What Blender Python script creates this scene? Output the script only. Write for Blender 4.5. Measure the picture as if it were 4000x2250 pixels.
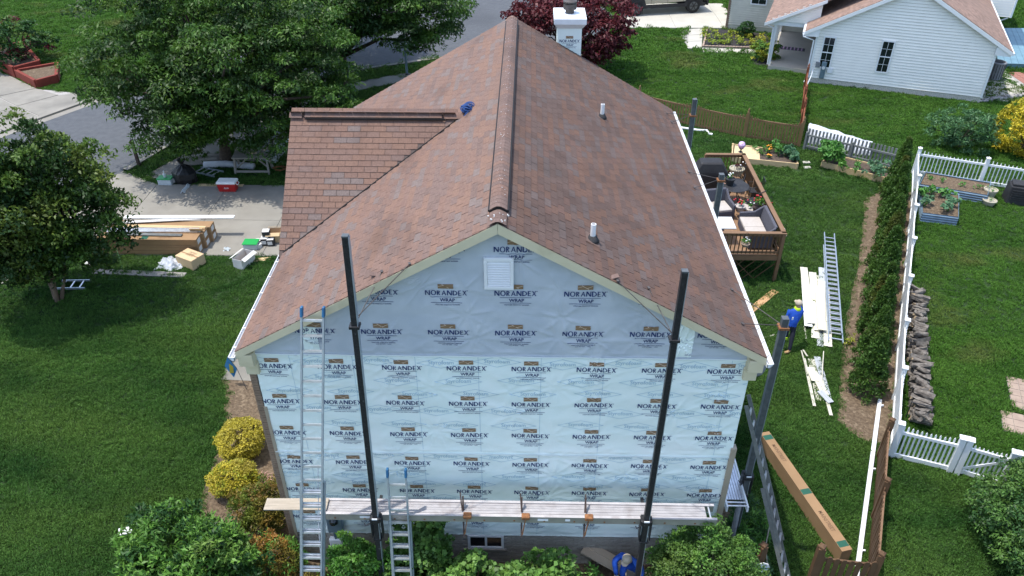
import bpy, bmesh, math, random
import numpy as np
from mathutils import Vector, Matrix
R = math.radians
random.seed(7); rng = np.random.default_rng(11)
for o in list(bpy.data.objects): bpy.data.objects.remove(o, do_unlink=True)
sc = bpy.context.scene
COL = sc.collection
# ------------------------------------------------------------------ camera
cd = bpy.data.cameras.new('camera'); cam = bpy.data.objects.new('camera', cd); COL.objects.link(cam)
cd.sensor_width = 36; cd.lens = 36*3079/4000; cd.clip_end = 600; cd.clip_start = .1
YAW, PITCH, ROLL = .02128, .60413, -.00148
f_ = Vector((-math.sin(YAW)*math.cos(PITCH), math.cos(YAW)*math.cos(PITCH), -math.sin(PITCH)))
r_ = Vector((math.cos(YAW), math.sin(YAW), 0)); u_ = r_.cross(f_)
r2 = r_*math.cos(ROLL)+u_*math.sin(ROLL); u2 = -r_*math.sin(ROLL)+u_*math.cos(ROLL)
CAMP = Vector((.487, -11.741, 16.075))
mw = Matrix((r2, u2, -f_)).transposed().to_4x4(); mw.translation = CAMP; cam.matrix_world = mw
sc.camera = cam
# ------------------------------------------------------------------ sky, sun, exposure
SUN = Vector((-.29, .04, .956)).normalized()
w = bpy.data.worlds.new('World'); sc.world = w; w.use_nodes = True
nt = w.node_tree; bg = nt.nodes['Background']; sky = nt.nodes.new('ShaderNodeTexSky')
sky.sky_type = 'NISHITA'; sky.sun_disc = False
sky.sun_elevation = math.asin(SUN.z); sky.sun_rotation = math.atan2(SUN.x, SUN.y)
sky.air_density = 1.0; sky.dust_density = 1.5; sky.ozone_density = 1.0
nt.links.new(sky.outputs[0], bg.inputs[0]); bg.inputs[1].default_value = .15
sd = bpy.data.lights.new('sun', 'SUN'); sd.energy = 2.0; sd.angle = R(.6); sd.color = (1, .965, .9)
so = bpy.data.objects.new('sun', sd); COL.objects.link(so); so.location = (0, 0, 40)
so.rotation_euler = SUN.to_track_quat('Z', 'Y').to_euler()
vs = sc.view_settings; vs.view_transform = 'Standard'; vs.look = 'None'; vs.gamma = 1; vs.exposure = 1.24
vs.use_curve_mapping = False
# ------------------------------------------------------------------ materials
def srgb(h):
    h = h.lstrip('#'); c = [int(h[i:i+2], 16)/255 for i in (0, 2, 4)]
    return tuple(x/12.92 if x <= .04045 else ((x+.055)/1.055)**2.4 for x in c)
def C(c): return (*(srgb(c) if isinstance(c, str) else c), 1)
MATS = {}
def M(name, c1, c2=None, sc_=4., rough=.75, bump=0., bsc=40., metal=0., island=0., stretch=None, c3=None, sc3=.4, f3=(.55, .7), trans=0., spec=.35, detail=5., coat=0., ridged=0.):
    """principled: base c1 mottled with c2 at scale sc_, patches of c3 at scale sc3, per-piece value jitter, fine bump"""
    m = bpy.data.materials.new(name); m.use_nodes = True; MATS[name] = m
    n = m.node_tree.nodes; l = m.node_tree.links; p = n['Principled BSDF']
    p.inputs['Roughness'].default_value = rough; p.inputs['Metallic'].default_value = metal
    p.inputs['Specular IOR Level'].default_value = spec
    if coat: p.inputs['Coat Weight'].default_value = coat
    geo = n.new('ShaderNodeNewGeometry'); pos = geo.outputs['Position']
    if stretch:
        mp = n.new('ShaderNodeMapping'); l.new(pos, mp.inputs[0]); mp.inputs['Scale'].default_value = stretch; pos = mp.outputs[0]
    col = None
    def noise(s, d=detail):
        t = n.new('ShaderNodeTexNoise'); t.inputs['Scale'].default_value = s; t.inputs['Detail'].default_value = d; l.new(pos, t.inputs['Vector']); return t
    def mix(f, a, b):
        x = n.new('ShaderNodeMix'); x.data_type = 'RGBA'; l.new(f, x.inputs[0])
        for v, i in ((a, 6), (b, 7)):
            if isinstance(v, tuple): x.inputs[i].default_value = v
            else: l.new(v, x.inputs[i])
        return x.outputs[2]
    def ramp(f, a, b):
        x = n.new('ShaderNodeMapRange'); l.new(f, x.inputs[0]); x.inputs[1].default_value = a; x.inputs[2].default_value = b; return x.outputs[0]
    col = C(c1)
    if c2 is not None: col = mix(ramp(noise(sc_).outputs['Fac'], .35, .65), C(c1), C(c2))
    if c3 is not None: col = mix(ramp(noise(sc3).outputs['Fac'], *f3), col, C(c3))
    if island:
        hs = n.new('ShaderNodeHueSaturation')
        mr = n.new('ShaderNodeMapRange'); l.new(geo.outputs['Random Per Island'], mr.inputs[0]); mr.inputs[3].default_value = 1-island; mr.inputs[4].default_value = 1+island
        l.new(mr.outputs[0], hs.inputs['Value'])
        if isinstance(col, tuple): hs.inputs['Color'].default_value = col
        else: l.new(col, hs.inputs['Color'])
        col = hs.outputs[0]
    if isinstance(col, tuple): p.inputs['Base Color'].default_value = col
    else: l.new(col, p.inputs['Base Color'])
    if ridged:
        rn = n.new('ShaderNodeTexNoise'); rn.noise_type = 'RIDGED_MULTIFRACTAL'; rn.inputs['Scale'].default_value = ridged; rn.inputs['Detail'].default_value = 3; rn.inputs['Distortion'].default_value = .6
        mq = n.new('ShaderNodeMapping'); mq.inputs['Scale'].default_value = (1, 1, 2.2); mq.inputs['Rotation'].default_value = (0, .35, 0); l.new(geo.outputs['Position'], mq.inputs[0]); l.new(mq.outputs[0], rn.inputs['Vector'])
        rb = n.new('ShaderNodeBump'); rb.inputs['Strength'].default_value = .55; rb.inputs['Distance'].default_value = .02; l.new(rn.outputs['Fac'], rb.inputs['Height']); l.new(rb.outputs[0], p.inputs['Normal'])
    elif bump:
        b = n.new('ShaderNodeBump'); b.inputs['Strength'].default_value = bump; b.inputs['Distance'].default_value = .02
        l.new(noise(bsc, 6).outputs['Fac'], b.inputs['Height']); l.new(b.outputs[0], p.inputs['Normal'])
    if trans:
        tr = n.new('ShaderNodeBsdfTranslucent'); ms = n.new('ShaderNodeMixShader'); ms.inputs[0].default_value = trans
        if isinstance(col, tuple): tr.inputs[0].default_value = col
        else: l.new(col, tr.inputs[0])
        l.new(p.outputs[0], ms.inputs[1]); l.new(tr.outputs[0], ms.inputs[2])
        l.new(ms.outputs[0], n['Material Output'].inputs[0])
    return m
# ------------------------------------------------------------------ objects and meshes
WL = {}
def tag(o, label=None, cat=None, group=None, kind=None):
    for k, v in (('label', label), ('category', cat), ('group', group), ('kind', kind)):
        if v: o[k] = v
    return o
def thing(name, label, cat, loc=(0, 0, 0), group=None):
    o = bpy.data.objects.new(name, None); COL.objects.link(o); o.location = loc; o.empty_display_size = .2
    WL[o.name] = Vector(loc); return tag(o, label, cat, group)
def place(t, x, y, z=0, rz=0, s=1):
    t.location = (x, y, z); t.rotation_euler = (0, 0, rz); t.scale = (s, s, s); return t
def link(name, me, parent=None, loc=None):
    o = bpy.data.objects.new(name, me); COL.objects.link(o)
    if parent is not None: o.parent = parent
    if loc is not None: o.location = loc
    return o
def dup(root, label=None, group=None):
    r = root.copy(); COL.objects.link(r)
    if label: r['label'] = label
    if group: r['group'] = group
    for ch in root.children:
        c = ch.copy(); COL.objects.link(c); c.parent = r
        for g in ch.children:
            d = g.copy(); COL.objects.link(d); d.parent = c
    return r
def origin_of(parent):
    p = parent
    while p is not None:
        if p.name in WL: return WL[p.name]
        p = p.parent
    return Vector((0, 0, 0))
class MB:
    def __init__(s): s.v = []; s.f = []; s.m = []
    def add(s, vs_, fs, mi=0):
        k = len(s.v); s.v += [tuple(x) for x in vs_]; s.f += [tuple(i+k for i in f) for f in fs]; s.m += [mi]*len(fs); return s
    def box(s, c, sz, rz=0, mi=0, M4=None):
        x, y, z = (d/2 for d in sz); P = [Vector((a, b, e)) for a in (-x, x) for b in (-y, y) for e in (-z, z)]
        if M4 is None: M4 = Matrix.Translation(c) @ Matrix.Rotation(rz, 4, 'Z')
        else: M4 = Matrix.Translation(c) @ M4
        return s.add([M4 @ p for p in P], [(0, 1, 3, 2), (4, 6, 7, 5), (0, 4, 5, 1), (2, 3, 7, 6), (0, 2, 6, 4), (1, 5, 7, 3)], mi)
    def bx(s, x0, x1, y0, y1, z0, z1, mi=0): return s.box(((x0+x1)/2, (y0+y1)/2, (z0+z1)/2), (x1-x0, y1-y0, z1-z0), 0, mi)
    def beam(s, p, q, w_, h, up=(0, 0, 1), mi=0, w2=None, h2=None):
        p = Vector(p); q = Vector(q); d = (q-p).normalized(); up = Vector(up)
        if abs(d.dot(up)) > .98: up = Vector((0, 1, 0)) if abs(d.y) < .9 else Vector((1, 0, 0))
        a = d.cross(up).normalized(); b = a.cross(d); P = []
        for c, ww, hh in ((p, w_, h), (q, w2 or w_, h2 or h)):
            P += [c+a*i*ww/2+b*j*hh/2 for i, j in ((-1, -1), (1, -1), (1, 1), (-1, 1))]
        return s.add(P, [(3, 2, 1, 0), (4, 5, 6, 7), (0, 1, 5, 4), (1, 2, 6, 5), (2, 3, 7, 6), (3, 0, 4, 7)], mi)
    def tube(s, pts, rad, n=8, mi=0, cap=True):
        pts = [Vector(p) for p in pts]; rad = rad if isinstance(rad, (list, tuple)) else [rad]*len(pts)
        P = []; a = None
        for i, p in enumerate(pts):
            d = (pts[min(i+1, len(pts)-1)]-pts[max(i-1, 0)]).normalized()
            if a is None: a = d.orthogonal().normalized()
            a = (a-d*a.dot(d)).normalized(); b = d.cross(a)
            P += [p+(a*math.cos(t)+b*math.sin(t))*rad[i] for t in (2*math.pi*k/n for k in range(n))]
        F = [(i*n+k, i*n+(k+1) % n, (i+1)*n+(k+1) % n, (i+1)*n+k) for i in range(len(pts)-1) for k in range(n)]
        if cap: F += [tuple(range(n))[::-1], tuple(range((len(pts)-1)*n, len(pts)*n))]
        return s.add(P, F, mi)
    def lathe(s, prof, c=(0, 0, 0), n=16, mi=0, sx=1, sy=1):
        P = [(c[0]+r*math.cos(2*math.pi*k/n)*sx, c[1]+r*math.sin(2*math.pi*k/n)*sy, c[2]+z) for r, z in prof for k in range(n)]
        F = [(i*n+k, i*n+(k+1) % n, (i+1)*n+(k+1) % n, (i+1)*n+k) for i in range(len(prof)-1) for k in range(n)]
        F += [tuple(range(n))[::-1], tuple(range((len(prof)-1)*n, len(prof)*n))]
        return s.add(P, F, mi)
    def prism(s, poly, vec, mi=0):
        n = len(poly); v = Vector(vec); P = [Vector(p) for p in poly]; P += [p+v for p in P]
        return s.add(P, [tuple(range(n))[::-1], tuple(range(n, 2*n))]+[(i, (i+1) % n, n+(i+1) % n, n+i) for i in range(n)], mi)
    def build(s, name, mats, parent=None, smooth=False, bevel=0., fix=True):
        o0 = origin_of(parent); me = bpy.data.meshes.new(name)
        me.from_pydata([(x-o0.x, y-o0.y, z-o0.z) for x, y, z in s.v], [], s.f)
        for m in (mats if isinstance(mats, (list, tuple)) else [mats]): me.materials.append(MATS[m] if isinstance(m, str) else m)
        if any(s.m): me.polygons.foreach_set('material_index', s.m)
        if fix or bevel:
            bm = bmesh.new(); bm.from_mesh(me)
            if bevel: bmesh.ops.bevel(bm, geom=list(bm.edges), offset=bevel, segments=1, affect='EDGES', clamp_overlap=True)
            if fix: bmesh.ops.recalc_face_normals(bm, faces=bm.faces)
            bm.to_mesh(me); bm.free()
        if smooth: me.polygons.foreach_set('use_smooth', [True]*len(me.polygons))
        me.update()
        return link(name, me, parent)
def one(name, label, cat, mb, mats, group=None, smooth=False, bevel=0., base=None):
    """a thing that is one mesh; its origin sits at its base"""
    xs = np.array(mb.v); b = Vector(((xs[:, 0].min()+xs[:, 0].max())/2, (xs[:, 1].min()+xs[:, 1].max())/2, xs[:, 2].min()))
    mb.v = [(x-b.x, y-b.y, z-b.z) for x, y, z in mb.v]
    o = mb.build(name, mats, None, smooth, bevel); o.location = b; return tag(o, label, cat, group)
def struct(name, mb, mats, kind='structure', parent=None):
    o = mb.build(name, mats, parent)
    if parent is None: o['kind'] = kind
    return o
def np_mesh(name, V, F, mats, parent=None, mi=None, smooth=False):
    """V (n,3), F (m,k) arrays"""
    o0 = origin_of(parent); me = bpy.data.meshes.new(name); V = np.asarray(V, np.float32)-np.array(o0, np.float32); F = np.asarray(F, np.int32)
    me.vertices.add(len(V)); me.vertices.foreach_set('co', V.ravel()); k = F.shape[1]
    me.loops.add(F.size); me.loops.foreach_set('vertex_index', F.ravel()); me.polygons.add(len(F))
    me.polygons.foreach_set('loop_start', np.arange(0, F.size, k, dtype=np.int32))
    for m in (mats if isinstance(mats, (list, tuple)) else [mats]): me.materials.append(MATS[m])
    if mi is not None: me.polygons.foreach_set('material_index', np.asarray(mi, np.int32))
    if smooth: me.polygons.foreach_set('use_smooth', np.ones(len(F), bool))
    me.update(calc_edges=True); me.validate()
    return link(name, me, parent)
def unit(a): return a/np.maximum(np.linalg.norm(a, axis=1, keepdims=True), 1e-9)
def leaves(cent, direc, norm, ln, wd, fold=.25):
    """diamond leaves with a fold along the midrib -> V,F (quads)"""
    d = unit(direc); s = unit(np.cross(d, norm)); n = np.cross(s, d); L = ln[:, None]; W = wd[:, None]
    b = cent-d*L*.5; t = cent+d*L*.5-n*L*.12; m = cent-d*L*.05
    V = np.stack([b, m+s*W*.5+n*W*fold, t, m-s*W*.5+n*W*fold], 1).reshape(-1, 3)
    return V, np.arange(len(V), dtype=np.int32).reshape(-1, 4)
def clump_leaves(cl, per, size, aspect=.45, droop=.25, flat=.6, out=.8, jit=.6):
    """cl: rows x,y,z,r ; leaves spread over each clump's dome"""
    n = len(cl)*per; c = np.repeat(cl[:, :3], per, 0); r = np.repeat(cl[:, 3], per)[:, None]
    d = unit(rng.normal(size=(n, 3))); d[:, 2] = np.where(d[:, 2] < -.35, -d[:, 2], d[:, 2])
    rad = rng.uniform(.35, 1.05, (n, 1))**.6
    p = c+d*rad*r*np.array([1, 1, flat])
    dr = d*out+rng.normal(size=(n, 3))*jit; dr[:, 2] -= droop
    nm = unit(d*.6+np.array([0, 0, .8])+rng.normal(size=(n, 3))*.45)
    ln = size*rng.uniform(.65, 1.25, n)
    return leaves(p, dr, nm, ln, ln*aspect)
def crown_clumps(c, rad, n, cr, low=-.7, shell=(.5, 1.), lump=.18):
    """n clump centres through an uneven ellipsoid"""
    out = []; k = 0; ph = rng.uniform(0, 6.28, 6)
    while len(out) < n and k < n*30:
        k += 1; d = rng.normal(size=3); d /= np.linalg.norm(d)
        if d[2] < low: continue
        a = math.atan2(d[1], d[0]); g = 1+lump*(math.sin(2*a+ph[0])+.7*math.sin(3*a+ph[1]+2*d[2])+.5*math.sin(5*a+ph[2]-3*d[2]))
        s = rng.uniform(*shell)**.5*g; p = np.array(c)+d*np.array(rad)*s
        out.append((*p, cr*rng.uniform(.7, 1.3)))
    return np.array(out)
def foliage(name, cl, per, size, mats, parent=None, **kw):
    V, F = clump_leaves(cl, per, size, **kw)
    mi = None
    if isinstance(mats, (list, tuple)) and len(mats) > 1: mi = np.repeat(rng.choice(len(mats), len(cl), p=kw.get('p')), per)
    return np_mesh(name, V, F, mats, parent, mi)
def limbs(name, base, r0, tips, mat, parent, split=.35, n=7, rt=.02, trunks=((0, 0),)):
    mb = MB(); base = Vector(base); tips = [Vector(t) for t in tips]
    ctr = sum(tips, Vector())/len(tips)
    for i, (ox, oy) in enumerate(trunks):
        f = base.lerp(ctr, split)+Vector((ox*4, oy*4, 0)); b = base+Vector((ox, oy, -.05))
        mb.tube([b, b.lerp(f, .12), b.lerp(f, .5)+Vector((random.uniform(-.05, .05), random.uniform(-.05, .05), 0)), f], [r0*1.5, r0, r0*.85, r0*.6], 9)
        for t in tips[i::len(trunks)]:
            m = f.lerp(t, .5)+Vector((random.uniform(-.2, .2), random.uniform(-.2, .2), .12*(t-f).length))
            mb.tube([f-(t-f).normalized()*r0*.3, m, t], [r0*.42, r0*.25, rt], 6)
    return mb.build(name, mat, parent, smooth=True)
def text_geo(body, width, height=None, bold=.012):
    cu = bpy.data.curves.new('t', 'FONT'); cu.body = body; cu.resolution_u = 2; cu.offset = bold; ob = bpy.data.objects.new('t', cu)
    me = bpy.data.meshes.new_from_object(ob); V = np.array([v.co[:] for v in me.vertices]); F = [tuple(p.vertices) for p in me.polygons]
    bpy.data.objects.remove(ob); bpy.data.meshes.remove(me); bpy.data.curves.remove(cu)
    V = V[:, :2]; mn = V.min(0); mx = V.max(0); s = width/(mx[0]-mn[0]); sy = s if height is None else height/(mx[1]-mn[1])
    return (V-(mn+mx)/2)*np.array([s, sy]), F
# ================================================================== materials used
M('grass_ground', (.012, .03, .006), (.017, .04, .008), 1.2, .9, .5, 60, c3=(.01, .026, .006), sc3=.25)
M('grass_blade', (.028, .09, .016), (.082, .185, .034), .9, .6, island=.5, trans=.35, c3=(.105, .195, .036), sc3=.4, f3=(.42, .68), spec=.2, stretch=(.45, 1, 1))
M('grass_blade_dry', (.06, .155, .018), (.1, .22, .03), .9, .6, island=.5, trans=.35, c3=(.19, .21, .06), sc3=.4, f3=(.56, .74), spec=.2, stretch=(.6, 1, 1))
M('house_siding', (.88, .855, .78), (.84, .815, .74), 2, .45)
M('asphalt', (.072, .078, .086), (.09, .096, .104), 3, .9, .5, 120, c3=(.064, .069, .076), sc3=.15)
M('concrete', (.25, .235, .2), (.215, .2, .17), 1.1, .85, .25, 90, c3=(.14, .132, .113), sc3=.5, f3=(.48, .78), island=.08)
M('concrete_new', (.44, .42, .36), (.4, .38, .325), 1.3, .85, .2, 90, island=.05)
M('mulch', (.155, .112, .07), (.085, .058, .036), 14, .95, 1., 60, c3=(.22, .165, .108), sc3=9)
M('mulch_black', (.02, .019, .02), (.04, .037, .036), 20, .95, 1., 60)
M('soil', (.06, .043, .033), (.1, .075, .055), 10, .95, 1., 50)
SH = [M('shingle_%d' % i, c, tuple(x*.8 for x in c), 30, .92, .35, 220, c3=tuple(x*.5 for x in c), sc3=1.1, f3=(.56, .85), stretch=(1, .35, 1)) for i, c in enumerate(tuple(x*1.08 for x in q) for q in
    [(.178, .108, .082), (.168, .104, .081), (.188, .113, .083), (.16, .107, .089), (.158, .12, .106), (.146, .097, .08), (.175, .11, .086), (.163, .126, .112)])]
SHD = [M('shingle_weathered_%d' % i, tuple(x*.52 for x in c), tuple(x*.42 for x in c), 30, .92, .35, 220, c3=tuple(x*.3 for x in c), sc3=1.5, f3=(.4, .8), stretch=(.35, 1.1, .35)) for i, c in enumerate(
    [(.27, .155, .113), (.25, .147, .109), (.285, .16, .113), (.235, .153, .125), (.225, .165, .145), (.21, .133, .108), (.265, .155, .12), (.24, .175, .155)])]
SHN = ['shingle_%d' % i for i in range(8)]
SHL = []
M('roof_deck', (.1, .075, .065), None, rough=.95)
M('black_vent', (.012, .011, .011), rough=.7)
M('tan_trim', (.66, .59, .4), (.61, .545, .365), 3, .55, .1, 30, c3=(.5, .44, .28), sc3=1.4, f3=(.62, .8))
M('tan_siding', (.38, .32, .24), (.35, .29, .215), 3, .5)
M('white_vinyl', (.8, .81, .8), (.76, .77, .76), 2, .4, spec=.45)
M('white_metal', (.78, .79, .8), (.7, .71, .72), 5, .35, spec=.5)
M('gutter_inside', (.3, .3, .31), (.2, .2, .2), 6, .6)
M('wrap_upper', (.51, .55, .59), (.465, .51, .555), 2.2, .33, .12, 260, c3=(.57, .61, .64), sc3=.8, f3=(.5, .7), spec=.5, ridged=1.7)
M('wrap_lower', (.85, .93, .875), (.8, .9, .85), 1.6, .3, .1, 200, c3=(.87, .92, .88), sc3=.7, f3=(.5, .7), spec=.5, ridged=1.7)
M('wrap_edge_highlight', (.86, .92, .93), rough=.3)
M('print_navy', (.012, .03, .13), rough=.5)
M('print_brown', (.25, .16, .09), rough=.5)
M('print_peach', (.72, .55, .42), rough=.5)
M('print_faint', (.42, .55, .63), (.52, .66, .71), 3, rough=.4)
M('brick_brown', (.27, .19, .13), (.21, .145, .1), 6, .9, .4, 80, island=.2)
M('brick_taupe', (.4, .365, .31), (.34, .31, .265), 8, .9, .4, 80, island=.16)
M('brick_white', (.66, .62, .55), (.58, .54, .47), 8, .85, .4, 60, island=.12)
M('mortar', (.36, .34, .31), (.3, .28, .26), 12, .95)
M('glass_dark', (.012, .016, .02), rough=.06, spec=.6)
M('black_metal', (.015, .015, .017), (.03, .03, .032), 25, .45, .1, 60, c3=(.11, .11, .11), sc3=14, f3=(.68, .76))
M('grey_steel', (.085, .095, .1), (.12, .13, .135), 10, .5, .1, 60, metal=.3)
M('aluminium', (.75, .76, .78), (.6, .61, .64), 7, .38, .15, 40, metal=.75)
M('alu_rail', (.42, .48, .52), (.34, .39, .43), 9, .4, metal=.55)
M('alu_plank', (.5, .47, .465), (.42, .39, .385), 5, .45, .3, 150, metal=.25, c3=(.33, .29, .28), sc3=2.5, f3=(.58, .75))
M('alu_plank_side', (.36, .34, .29), (.3, .28, .24), 4, .5, metal=.3)
M('alu_dark', (.2, .21, .2), (.15, .155, .15), 9, .5, metal=.4)
M('rust', (.3, .13, .05), (.16, .07, .03), 14, .85, .4, 60)
M('dark_wood', (.05, .035, .03), (.08, .055, .045), 12, .85)
M('blue_plastic', (.02, .1, .22), (.03, .14, .28), 10, .5)
M('blue_rope', (.01, .035, .13), (.02, .07, .22), 30, .7)
M('rubber', (.02, .02, .022), (.035, .035, .036), 14, .75)
M('dull_steel', (.11, .1, .095), (.07, .06, .055), 8, .6, metal=.4)
M('weathered_wood', (.42, .36, .28), (.33, .28, .215), 4, .85, .3, 40, stretch=(.5, 6, 6))
M('grey_board', (.3, .28, .25), (.24, .22, .195), 3, .85, .2, 40, stretch=(.5, 7, 7))
M('lumber', (.64, .47, .26), (.56, .4, .21), 3, .8, .2, 40, stretch=(.6, 6, 6))
M('cedar_board', (.55, .33, .17), (.47, .27, .13), 3, .8, stretch=(2, 2, 5))
M('cardboard', (.3, .185, .095), (.26, .158, .08), 2, .9)
M('cardboard_light', (.58, .42, .25), (.52, .37, .21), 2, .9)
M('carton_print', (.12, .07, .04), rough=.9)
M('carton_green', (.02, .09, .06), rough=.9)
M('paper_white', (.62, .61, .585), (.55, .54, .515), 5, .85)
M('sheet_white', (.55, .57, .6), (.45, .47, .5), 3, .7, .5, 9)
M('cream_siding', (.62, .59, .48), (.57, .545, .44), 3, .45)
M('siding_back', (.4, .42, .44), rough=.6)
M('brown_stain', (.12, .066, .033), (.1, .054, .026), 3, .75, .2, 30, island=.1)
M('brown_trim', (.2, .115, .062), (.17, .098, .052), 3, .7, island=.06)
M('rust_stain', (.22, .075, .035), (.17, .055, .026), 4, .8, island=.1)
M('fence_golden', (.19, .125, .055), (.155, .1, .045), 3, .75, .2, 30, island=.12)
M('grey_picket', (.19, .2, .19), (.155, .165, .155), 4, .85, .2, 40, island=.12)
M('deck_board', (.25, .15, .085), (.215, .127, .07), 3, .7, island=.08)
M('bark', (.085, .065, .05), (.05, .038, .03), 9, .95, .8, 25)
M('bark_pale', (.17, .12, .085), (.11, .08, .055), 7, .9, .5, 25)
M('log_bark', (.19, .17, .145), (.085, .072, .06), 9, .95, .9, 25, island=.35)
M('log_end', (.42, .32, .2), (.3, .22, .14), 12, .9, island=.25)
def leafmat(name, a, b, c=None, **k):
    g = 1.25 if a[1] < .2 else 1.0
    a, b = (tuple(min(.6, x*g) for x in q) for q in (a, b)); c = tuple(min(.6, x*g) for x in c) if c else None
    return M(name, a, b, .9, .5, island=.38, trans=.3, c3=c, sc3=.5, f3=(.52, .68), spec=.3, **k)
leafmat('leaf_oak', (.034, .084, .012), (.05, .11, .015), (.08, .15, .02))
leafmat('leaf_oak2', (.018, .046, .01), (.026, .06, .013))
leafmat('leaf_myrtle', (.048, .1, .015), (.068, .125, .02), (.1, .135, .025))
leafmat('leaf_maple', (.075, .014, .018), (.1, .02, .024), (.045, .012, .014))
leafmat('leaf_magnolia', (.07, .165, .026), (.1, .21, .034), (.14, .19, .04))
leafmat('leaf_viburnum', (.075, .165, .03), (.12, .22, .045), (.13, .22, .06))
leafmat('leaf_holly', (.05, .115, .022), (.075, .15, .028), (.09, .14, .03))
leafmat('leaf_green', (.05, .15, .02), (.075, .19, .028), (.1, .2, .03))
leafmat('leaf_dark', (.02, .06, .014), (.032, .085, .02))
leafmat('leaf_arb', (.042, .095, .016), (.06, .12, .02), (.1, .1, .022))
leafmat('leaf_gold', (.42, .36, .03), (.52, .44, .05), (.28, .24, .05))
leafmat('leaf_yellow', (.55, .45, .03), (.45, .38, .025), (.3, .3, .03))
leafmat('leaf_cypress', (.085, .13, .018), (.13, .16, .022), (.26, .13, .03))
leafmat('leaf_orange', (.22, .13, .035), (.13, .14, .025))
leafmat('leaf_lime', (.34, .36, .03), (.17, .26, .03), (.4, .36, .04))
leafmat('leaf_grey', (.055, .13, .05), (.08, .17, .07))
leafmat('leaf_veg', (.06, .17, .03), (.085, .21, .045))
leafmat('leaf_kale', (.055, .13, .06), (.08, .17, .085))
M('petal_red', (.5, .02, .02), (.6, .05, .08), 30, .6)
M('petal_orange', (.75, .28, .02), rough=.6)
M('petal_white', (.8, .8, .76), rough=.6)
M('cool_red', (.42, .02, .02), rough=.35, spec=.5)
M('green_plastic', (.02, .3, .07), rough=.4)
M('clear_plastic', (.55, .6, .62), (.45, .5, .52), 8, .3, .5, 12)
M('black_bag', (.006, .006, .007), (.012, .012, .013), 6, .45, 1., 14, spec=.35)
M('black_cover', (.018, .018, .02), (.028, .028, .03), 3, .65, .3, 20)
M('wicker', (.1, .1, .12), (.06, .06, .075), 60, .8, .8, 70)
M('cushion', (.44, .4, .36), (.4, .36, .32), 12, .9)
M('table_top', (.6, .6, .57), (.52, .52, .5), 6, .5, stretch=(1, 8, 1))
M('terracotta', (.5, .3, .24), (.44, .26, .2), 6, .8)
M('glazed_pot', (.4, .36, .27), (.33, .3, .22), 5, .5)
M('galvanised', (.2, .28, .34), (.15, .21, .26), 4, .4, metal=.4)
M('paver', (.33, .25, .19), (.27, .2, .155), 3, .9, .3, 40, island=.15)
M('straw', (.62, .5, .3), (.5, .38, .2), 30, .95, .8, 60)
M('skin', (.45, .26, .18), rough=.6)
M('jacket', (.008, .05, .3), (.012, .08, .45), 9, .7, .4, 14)
M('trousers', (.012, .014, .025), (.02, .022, .035), 8, .85)
M('boot', (.42, .27, .13), (.34, .21, .1), 9, .8)
M('hiviz', (.42, .62, .02), rough=.6)
M('cap_cloth', (.45, .38, .29), (.38, .32, .24), 9, .85)
M('glove', (.5, .48, .44), (.38, .36, .33), 14, .85)
M('truck_paint', (.44, .4, .32), (.4, .365, .29), .8, .38, metal=.35, coat=.3)
M('tyre', (.016, .016, .017), rough=.8)
M('house_roof', (.26, .17, .13), (.2, .135, .105), 3, .9, .3, 60, island=.16)
M('blue_shed', (.17, .3, .36), (.14, .25, .31), 2, .5, metal=.2, island=.06)
M('brick_red', (.35, .16, .12), (.28, .13, .1), 5, .9, island=.15)
M('timber_red', (.2, .035, .022), (.15, .028, .018), 3, .8, .3, 30, island=.15)
M('cable', (.05, .045, .04), rough=.7)
M('sign_blue', (.03, .09, .3), rough=.4)
M('ac_grey', (.22, .23, .24), (.17, .18, .19), 8, .6)
M('gazing', (.42, .16, .4), (.75, .6, .75), 12, .15, spec=.8)
M('white_print', (.8, .8, .8), rough=.6)
# ================================================================== ground, street, paving
def sheet(poly, z): return MB().add([(x, y, z) for x, y in poly], [tuple(range(len(poly)))])
mb = MB(); mb.add([(-260, -60, 0), (260, -60, 0), (260, 420, 0), (-260, 420, 0)], [(0, 1, 2, 3)]); struct('ground', mb, 'grass_ground')
NEAR = [(-27, -8), (-24, 0), (-21.5, 10), (-19.7, 16), (-18.0, 20.65), (-17, 23.7), (-13.5, 29.5), (-9.95, 34.3), (-5.3, 36.5), (0, 38.0), (5.5, 41.0), (6.6, 46), (4, 56), (3, 90)]
FAR = [(-40, -8), (-34, 5), (-29, 18.5), (-25.84, 24.87), (-23.72, 28.57), (-20.5, 35), (-18.5, 44), (-18, 60), (-18, 90)]
struct('street', sheet(NEAR+FAR[::-1], .006), 'asphalt')
def band(line, w0, w1, z, h=0, name='kerb', mat='concrete', step=None):
    """strip along a polyline between offsets w0,w1 (left of travel), raised h"""
    P = [Vector((*p, 0)) for p in line]; N = []
    for i, p in enumerate(P):
        d = (P[min(i+1, len(P)-1)]-P[max(i-1, 0)]).normalized(); N.append(Vector((-d.y, d.x, 0)))
    mb = MB(); v = []; fs = []
    for p, n_ in zip(P, N):
        a = p+n_*w0; b = p+n_*w1; v += [(a.x, a.y, z), (a.x, a.y, z+h), (b.x, b.y, z+h), (b.x, b.y, z)]
    for i in range(len(P)-1):
        k = 4*i; fs += [(k, k+4, k+5, k+1), (k+1, k+5, k+6, k+2), (k+2, k+6, k+7, k+3)]
    return mb.add(v, fs)
def kerb(name, line, w0, w1, h):
    return struct(name, band(line, w0, w1, 0, h), 'concrete')
kerb('kerb', NEAR[4:11], -.28, 0, .1)
kerb('kerb', FAR[3:], 0, .3, .1)
kerb('gutter_strip', FAR[1:6], -.5, 0, .012)
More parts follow.
